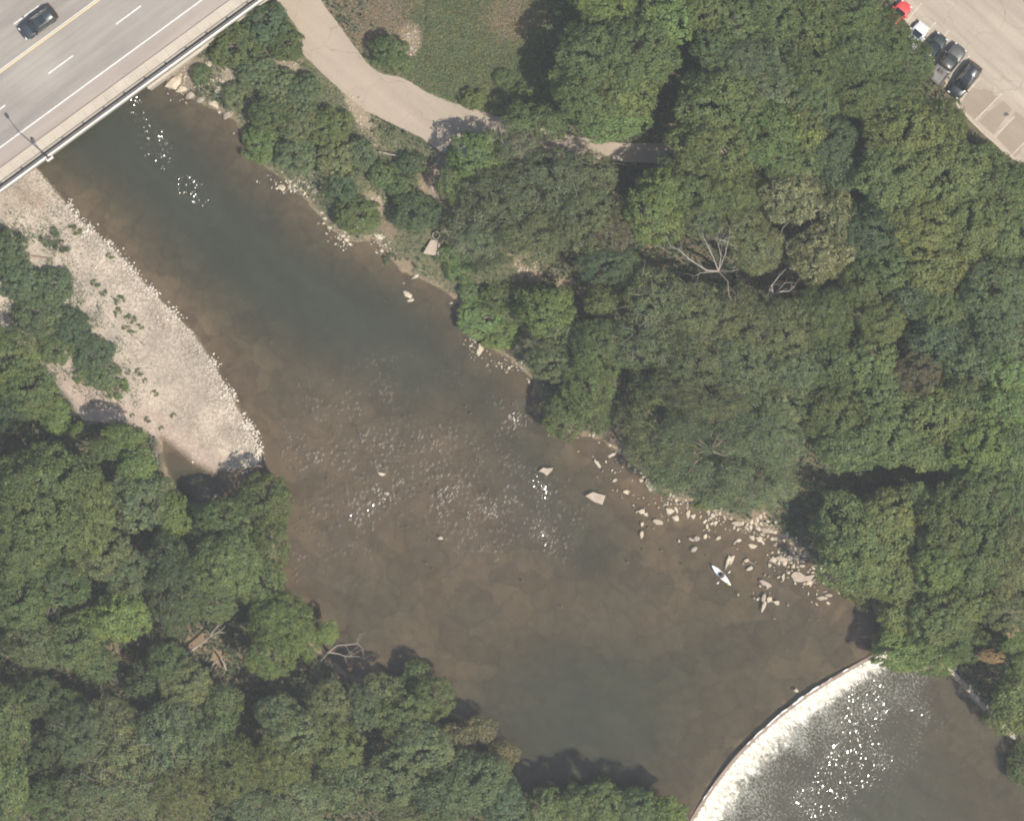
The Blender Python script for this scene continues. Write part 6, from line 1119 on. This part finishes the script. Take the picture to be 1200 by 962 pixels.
for row in [
 # --- right bank trees, top left part
 (556, 182, 32, 28, 'M', 'bg', 6.5, 'bright small maple shading the path'), (530, 214, 18, 20, 'F', 'mg', 5, 'small tree at the shaded trail'), (606, 176, 30, 22, 'T', 'gy', 7, 'thin grey tree above the willow thicket beside the path'), (640, 144, 26, 20, 'F', 'mg', 7, 'light tree between the path and the big maple'), (612, 140, 24, 18, 'F', 'mg', 6.5, 'tree over the path, left of the lit path piece'), (646, 214, 46, 40, 'T', 'gy', 9, 'grey twiggy willow just below the lit path piece'), (584, 232, 44, 38, 'T', 'gy', 8, 'grey twiggy willow with pale crossing twigs, left end'), (560, 272, 32, 30, 'T', 'gy', 7, 'twiggy willow right of the culvert'), (622, 272, 46, 36, 'T', 'og', 8.5, 'twiggy olive willow above the tan rubble'), (686, 254, 46, 42, 'T', 'og', 9.5, 'twiggy olive willow in the middle of the thicket'), (690, 206, 34, 26, 'T', 'gy', 8.5, 'twiggy grey tree right under the lit path piece'), (722, 268, 28, 24, 'T', 'br', 9, 'brownish tinged willow left of the bright round crown'), (580, 314, 24, 18, 'T', 'og', 5, 'low twiggy tree over the slope'),
 (698, 62, 42, 40, 'M', 'mg', 12, 'upper left lobe of the big maple beside the meadow'), (746, 62, 44, 40, 'M', 'mg', 13, 'top dome of the big maple beside the meadow'), (696, 108, 42, 34, 'M', 'mg', 11.5, 'lower left lobe of the big maple'), (734, 104, 34, 34, 'M', 'mg', 12, 'lower middle lobe of the big maple'), (722, 140, 40, 24, 'M', 'bg', 10, 'lowest lobe of the big maple, above the lit path'), (712, 6, 34, 18, 'M', 'bg', 11, 'bright tree at the top edge above the big maple'), (664, 92, 18, 22, 'M', 'mg', 9, 'left edge crown next to the meadow shade'), (786, 22, 30, 28, 'M', 'bg', 12, 'light tree at the top edge, above the dark gap'), (828, 10, 28, 24, 'M', 'mg', 12, 'green tree at the top edge, middle'), (662, 10, 14, 12, 'S', 'mg', 3, 'low bush in the shade at the top edge'),
 (868, 72, 40, 34, 'F', 'gy', 12, 'greyish tree below the bare branch tops'), (838, 58, 28, 24, 'M', 'mg', 11.5, 'tree at the right rim of the dark gap, top'), (846, 120, 50, 44, 'M', 'mg', 13, 'large maple right of the dark gap, upper dome'), (846, 168, 54, 36, 'M', 'mg', 12.5, 'large maple right of the dark gap, lower dome'), (900, 156, 40, 38, 'M', 'bg', 12.5, 'bright maple left of the yellow flecked one'), (870, 22, 36, 28, 'M', 'mg', 12, 'tree above the bare branch tops'), (912, 14, 40, 32, 'M', 'mg', 13, 'tree at the top edge right of the bare branch tops'), (956, 22, 36, 34, 'F', 'mg', 13, 'fine leaved tree at the top edge'), (998, 14, 34, 28, 'F', 'mg', 13, 'fine leaved tree at the top edge nearest the red car'),
 (914, 66, 36, 34, 'F', 'og', 12, 'olive tree right of the bare branch tops'), (906, 108, 36, 30, 'F', 'gy', 11.5, 'greyish dull tree in the upper wood'), (958, 74, 40, 36, 'F', 'mg', 12.5, 'tree in the upper wood, left of the parked cars row'), (1006, 60, 38, 36, 'F', 'mg', 12.5, 'tree beside the white car'), (1034, 50, 35, 42, 'F', 'mg', 11, 'tree covering the front of the white and red cars'), (1060, 72, 34, 32, 'F', 'mg', 10, 'tree covering the front of the green car and pickup'), (1040, 116, 44, 30, 'F', 'yg', 11, 'yellowish tree left of the shaded stall'), (1002, 104, 34, 32, 'F', 'mg', 12, 'tree left of the yellowish one'), (956, 118, 30, 28, 'M', 'mg', 11.5, 'maple above the yellow flecked tree'),
 (942, 152, 26, 34, 'B', 'yg', 11.5, 'maple flecked with bright yellow leaves'), (968, 166, 34, 34, 'M', 'dg', 11, 'dark maple right of the yellow flecked one'), (930, 186, 36, 22, 'M', 'mg', 11.5, 'maple under the yellow flecked one'), (986, 196, 26, 30, 'M', 'dg', 10, 'dark maple left of the small earth gap'),
 (1066, 160, 50, 38, 'M', 'yg', 13, 'yellow green maple beside the kerb of the lot'), (1108, 148, 26, 32, 'M', 'mg', 11.5, 'maple below the black car'), (1050, 206, 44, 40, 'M', 'yg', 13.5, 'yellow green maple right of the small earth gap'), (1104, 200, 48, 42, 'M', 'yg', 13.5, 'large yellow green maple in the middle of the right group'), (1152, 196, 32, 30, 'M', 'mg', 10, 'maple at the lower end of the kerb'), (1166, 224, 40, 32, 'M', 'mg', 11.5, 'maple at the picture edge below the lot'), (1194, 214, 18, 24, 'M', 'mg', 10.5, 'maple cut by the picture edge below the lot'),
 (928, 228, 34, 32, 'Y', 'pale', 11, 'cream blossoming tree, upper of two'), (962, 296, 36, 30, 'Y', 'pale', 10.5, 'cream blossoming tree, lower and wider of two'), (982, 254, 20, 30, 'Y', 'pale', 10, 'narrow pale blossoming crown joining the two'), (1004, 270, 26, 34, 'M', 'dg', 9.5, 'dark maple right of the blossoming trees'), (1040, 268, 40, 34, 'M', 'bl', 11.5, 'blue green maple under the earth gap'), (1084, 262, 44, 36, 'M', 'yg', 13, 'yellow green maple below the large middle one'), (1140, 264, 46, 38, 'M', 'yg', 13, 'wide yellow green maple toward the picture edge'), (1184, 268, 30, 32, 'M', 'yg', 12.5, 'yellow green maple cut by the picture edge'), (1098, 312, 42, 30, 'M', 'yg', 12, 'yellow green maple at the lower end of its group'), (1052, 312, 36, 28, 'M', 'mg', 11, 'maple left of the lower yellow green one'),
 (1016, 330, 30, 32, 'F', 'mg', 10, 'tree between the blossoming tree and the yellow tinged crown'), (1034, 376, 26, 24, 'F', 'yg', 11, 'yellow tinged round crown in the middle right wood'), (1074, 346, 32, 26, 'M', 'dg', 10.5, 'dark maple above the dusky crowns'), (1172, 338, 44, 36, 'M', 'bl', 12.5, 'dusky blue green maple at the right, upper'), (1186, 384, 40, 36, 'M', 'bl', 12.5, 'dusky blue green maple at the right, second'), (1140, 362, 16, 26, 'M', 'bl', 9, 'thin dusky maple beside the vertical dark slit'), (1104, 362, 26, 28, 'M', 'mg', 11, 'maple left of the vertical dark slit'), (1100, 398, 36, 30, 'M', 'bl', 10.5, 'blue green maple right of the rust tinged crown'), (1074, 442, 28, 26, 'F', 'br', 10.5, 'rust tinged crown in the right wood'), (1144, 424, 36, 30, 'M', 'bl', 11, 'blue green maple left of a dark hole'), (1188, 432, 32, 30, 'M', 'bg', 12, 'brighter maple at the right picture edge, mid height'),
 (764, 252, 34, 34, 'M', 'bg', 10.5, 'bright round crown among the grey willows'), (778, 222, 30, 26, 'M', 'bg', 9.5, 'bright crown just above the round one'), (816, 222, 34, 34, 'F', 'mg', 9.5, 'tree below the dark path end'), (858, 224, 36, 32, 'F', 'mg', 10, 'tree left of the upper blossoming one'), (826, 258, 30, 22, 'F', 'og', 9, 'olive tree above the bare limbs'), (868, 266, 34, 26, 'F', 'og', 9.5, 'olive tree right above the bare limbs'), (888, 292, 30, 28, 'F', 'og', 9.5, 'olive tree between the bare limbs and the blossoming tree'), (790, 196, 26, 16, 'F', 'gy', 7, 'grey tree at the shaded end of the path'),
 (712, 308, 36, 24, 'F', 'dg', 8, 'dark tree beneath the twiggy willows'), (738, 318, 22, 22, 'F', 'dg', 7, 'dark small tree beside the brown hole'), (640, 366, 34, 30, 'M', 'bg', 6.5, 'bright round bush tree on the slope below the rubble'), (662, 392, 22, 22, 'F', 'og', 6, 'olive tree below the bright bush tree'), (706, 354, 22, 16, 'F', 'mg', 6.5, 'small tree in the shade right of the bright bush tree'), (650, 424, 30, 24, 'F', 'og', 6.5, 'grey green tree right above the open water'), (702, 410, 34, 36, 'F', 'mg', 9, 'green tree left of the vertical shade'), (690, 452, 32, 34, 'F', 'mg', 7.5, 'green tree leaning over the water above the earth bank'), (664, 484, 26, 30, 'F', 'mg', 5.5, 'green bush tree hanging into the water'), (700, 488, 16, 22, 'F', 'mg', 5, 'small green tree at the top of the earth bank'),
 (772, 352, 38, 36, 'T', 'og', 10.5, 'olive willow left of the bare limbs'), (760, 396, 38, 32, 'T', 'og', 10, 'olive willow beside the vertical shade'), (818, 366, 42, 34, 'T', 'og', 11, 'olive willow with pale twigs under the bare limbs'), (866, 374, 42, 36, 'T', 'og', 11, 'olive willow under the twisted dead tree'), (816, 414, 46, 38, 'T', 'og', 10.5, 'wide olive willow in the centre of the wood'), (876, 424, 44, 38, 'T', 'og', 10.5, 'wide olive willow right of the central one'), (920, 384, 40, 36, 'T', 'og', 11, 'olive willow below the lower blossoming tree'), (964, 372, 38, 38, 'F', 'mg', 10.5, 'tree left of the yellow tinged crown'), (934, 432, 40, 34, 'F', 'og', 10, 'olive tree in the middle of the wood'), (978, 422, 36, 36, 'F', 'mg', 10, 'green tree below the yellow tinged crown'), (1018, 424, 34, 30, 'M', 'mg', 10.5, 'maple left of the rust tinged crown'), (1032, 462, 36, 32, 'M', 'mg', 10.5, 'maple below left of the rust tinged crown'), (788, 450, 34, 24, 'F', 'dg', 7, 'low shaded tree above the drooping willow'), (752, 456, 16, 24, 'F', 'dg', 5, 'low shaded tree beside the pale soil in the shade'),
 (836, 526, 78, 64, 'W', 'og', 10, 'great drooping willow over the stony shore'), (776, 510, 46, 46, 'W', 'og', 8, 'left part of the drooping willow above the earth bank'), (900, 500, 52, 44, 'W', 'og', 9.5, 'right part of the drooping willow with tan patches'), (888, 560, 48, 40, 'W', 'og', 7.5, 'lowest drooping willow crown over the stone heap'), (834, 466, 50, 30, 'W', 'gy', 9.5, 'upper drooping willow crown with pale twigs'), (760, 544, 24, 16, 'W', 'mg', 2.5, 'low willow bush at the edge of the earth bank'), (924, 470, 34, 26, 'F', 'og', 9.5, 'olive tree above the tan patches'),
 (980, 484, 38, 34, 'M', 'mg', 10.5, 'maple right of the drooping willow'), (994, 526, 40, 26, 'M', 'mg', 10.5, 'maple above the shaded bay, left'), (1040, 508, 42, 36, 'M', 'mg', 11, 'maple above the shaded bay, middle'), (1082, 530, 26, 20, 'M', 'yg', 10, 'yellow green maple tip above the shaded bay'), (1096, 486, 34, 32, 'M', 'mg', 11, 'maple right of the rust tinged crown, lower'), (1130, 472, 34, 28, 'M', 'mg', 11, 'maple left of the brighter edge maple'), (1176, 476, 36, 30, 'M', 'bg', 12, 'bright maple at the right picture edge, lower middle'), (1110, 536, 18, 20, 'M', 'mg', 9, 'slim maple between two dark slits'), (1154, 524, 40, 34, 'M', 'bg', 12, 'bright maple under the dark hole'), (1190, 528, 28, 34, 'M', 'mg', 12, 'maple at the edge beside the bright one'),
 (1016, 640, 58, 56, 'M', 'yg', 9.5, 'bright leaning maple standing out over the stony shore'), (1044, 602, 34, 30, 'M', 'yg', 9.5, 'bright maple upper lobe facing the shaded bay'), (1076, 582, 17, 15, 'M', 'yg', 9, 'bright small crown at the tip facing the shaded bay'), (1044, 668, 40, 34, 'M', 'yg', 9, 'bright maple lower lobe'), (1010, 688, 26, 20, 'F', 'yg', 4.5, 'bright maple lobe nearest the water'), (1056, 716, 24, 26, 'M', 'yg', 8, 'small bright maple left of the round dark hole'),
 (1116, 614, 36, 48, 'M', 'mg', 12, 'maple right of the narrow dark line beside the bright ones'), (1104, 660, 32, 30, 'M', 'bg', 11.5, 'green maple right of the round dark hole'), (1154, 582, 42, 38, 'M', 'mg', 12.5, 'maple in the right edge group, top'), (1152, 646, 40, 40, 'M', 'mg', 12.5, 'maple in the right edge group, middle'), (1186, 646, 30, 48, 'F', 'og', 12.5, 'olive tree cut by the right picture edge'), (1192, 586, 22, 28, 'M', 'mg', 12, 'maple cut by the edge above the olive tree'), (1100, 722, 36, 34, 'M', 'mg', 9.5, 'maple above the weir, right of the small bright one'), (1144, 706, 30, 22, 'M', 'mg', 9, 'maple below the right edge group'), (1182, 718, 30, 24, 'F', 'og', 9.5, 'olive tree left of the picture edge, above the dead leaves'),
 (1060, 764, 34, 22, 'M', 'bg', 6.5, 'bright maple hanging over the right end of the weir'), (1096, 768, 32, 22, 'M', 'bg', 6.5, 'bright maple over the head of the stone wall'), (1126, 752, 30, 24, 'F', 'mg', 6.5, 'tree left of the dead orange leaves'), (1052, 744, 22, 18, 'M', 'bg', 6.5, 'bright crown at the water above the weir end'), (1192, 752, 20, 18, 'M', 'bg', 7, 'bright crown right of the dead orange leaves'),
 (1162, 769, 18, 9, 'S', 'rust', 7.4, 'dead orange leaved bush above the concrete apron'), (1186, 739, 8, 8, 'S', 'rust', 9.6, 'small orange dead crown tip near the picture edge'), (1196, 824, 30, 36, 'M', 'mg', 9, 'maple beside the concrete apron at the edge'), (1172, 838, 18, 18, 'F', 'mg', 3.4, 'small maple crown at the lower end of the stone wall'), (1198, 896, 18, 24, 'F', 'mg', 2.8, 'little maple at the picture edge below the wall'), (1202, 776, 14, 12, 'M', 'mg', 8, 'maple at the edge shading the concrete apron'),
 ]: tree(*row, group=GR)

# woods that go on past the picture's edges
for k in range(400):
    x, y = random.uniform(-230, 1430), random.uniform(-200, 1190); e = max(-x, x - 1200, -y, y - 962)
    if not 58 < e < 225: continue
    px_, py_ = np.array([[x]]), np.array([[y]])
    if sd(px_, py_, RIVER)[0, 0] > -25 or sd(px_, py_, LOT)[0, 0] > -60 or sd(px_, py_, PATH)[0, 0] > -30 or (y < 150 - x * .73 + 130 and y > -260 - x * .73 and x < 480) or (430 < x < 640 and y < 0): continue
    tree(x, y, random.uniform(30, 46), random.uniform(30, 46), random.choice('MMF'), random.choice(('mg', 'og', 'dg', 'yg')), random.uniform(8.5, 12.5), 'leafy woodland tree standing beyond the edge of the picture', 'woods beyond the picture edge')
# ------------------------------------------------------------------ summer haze
m, t, out = nodes('summer_haze'); pv = t.nodes.new('ShaderNodeVolumePrincipled'); pv.inputs['Density'].default_value = 0.00010
pv.inputs['Color'].default_value = (0.93, 0.96, 1.0, 1); pv.inputs['Anisotropy'].default_value = 0.0
t.links.new(pv.outputs[0], out.inputs['Volume'])
mb = MB(); mb.box((25, 0, 300), (560, 560, 620)); hz_o = mb.build('haze', m); tag(hz_o, 'thin pale summer haze over the whole scene', 'haze', kind='stuff')
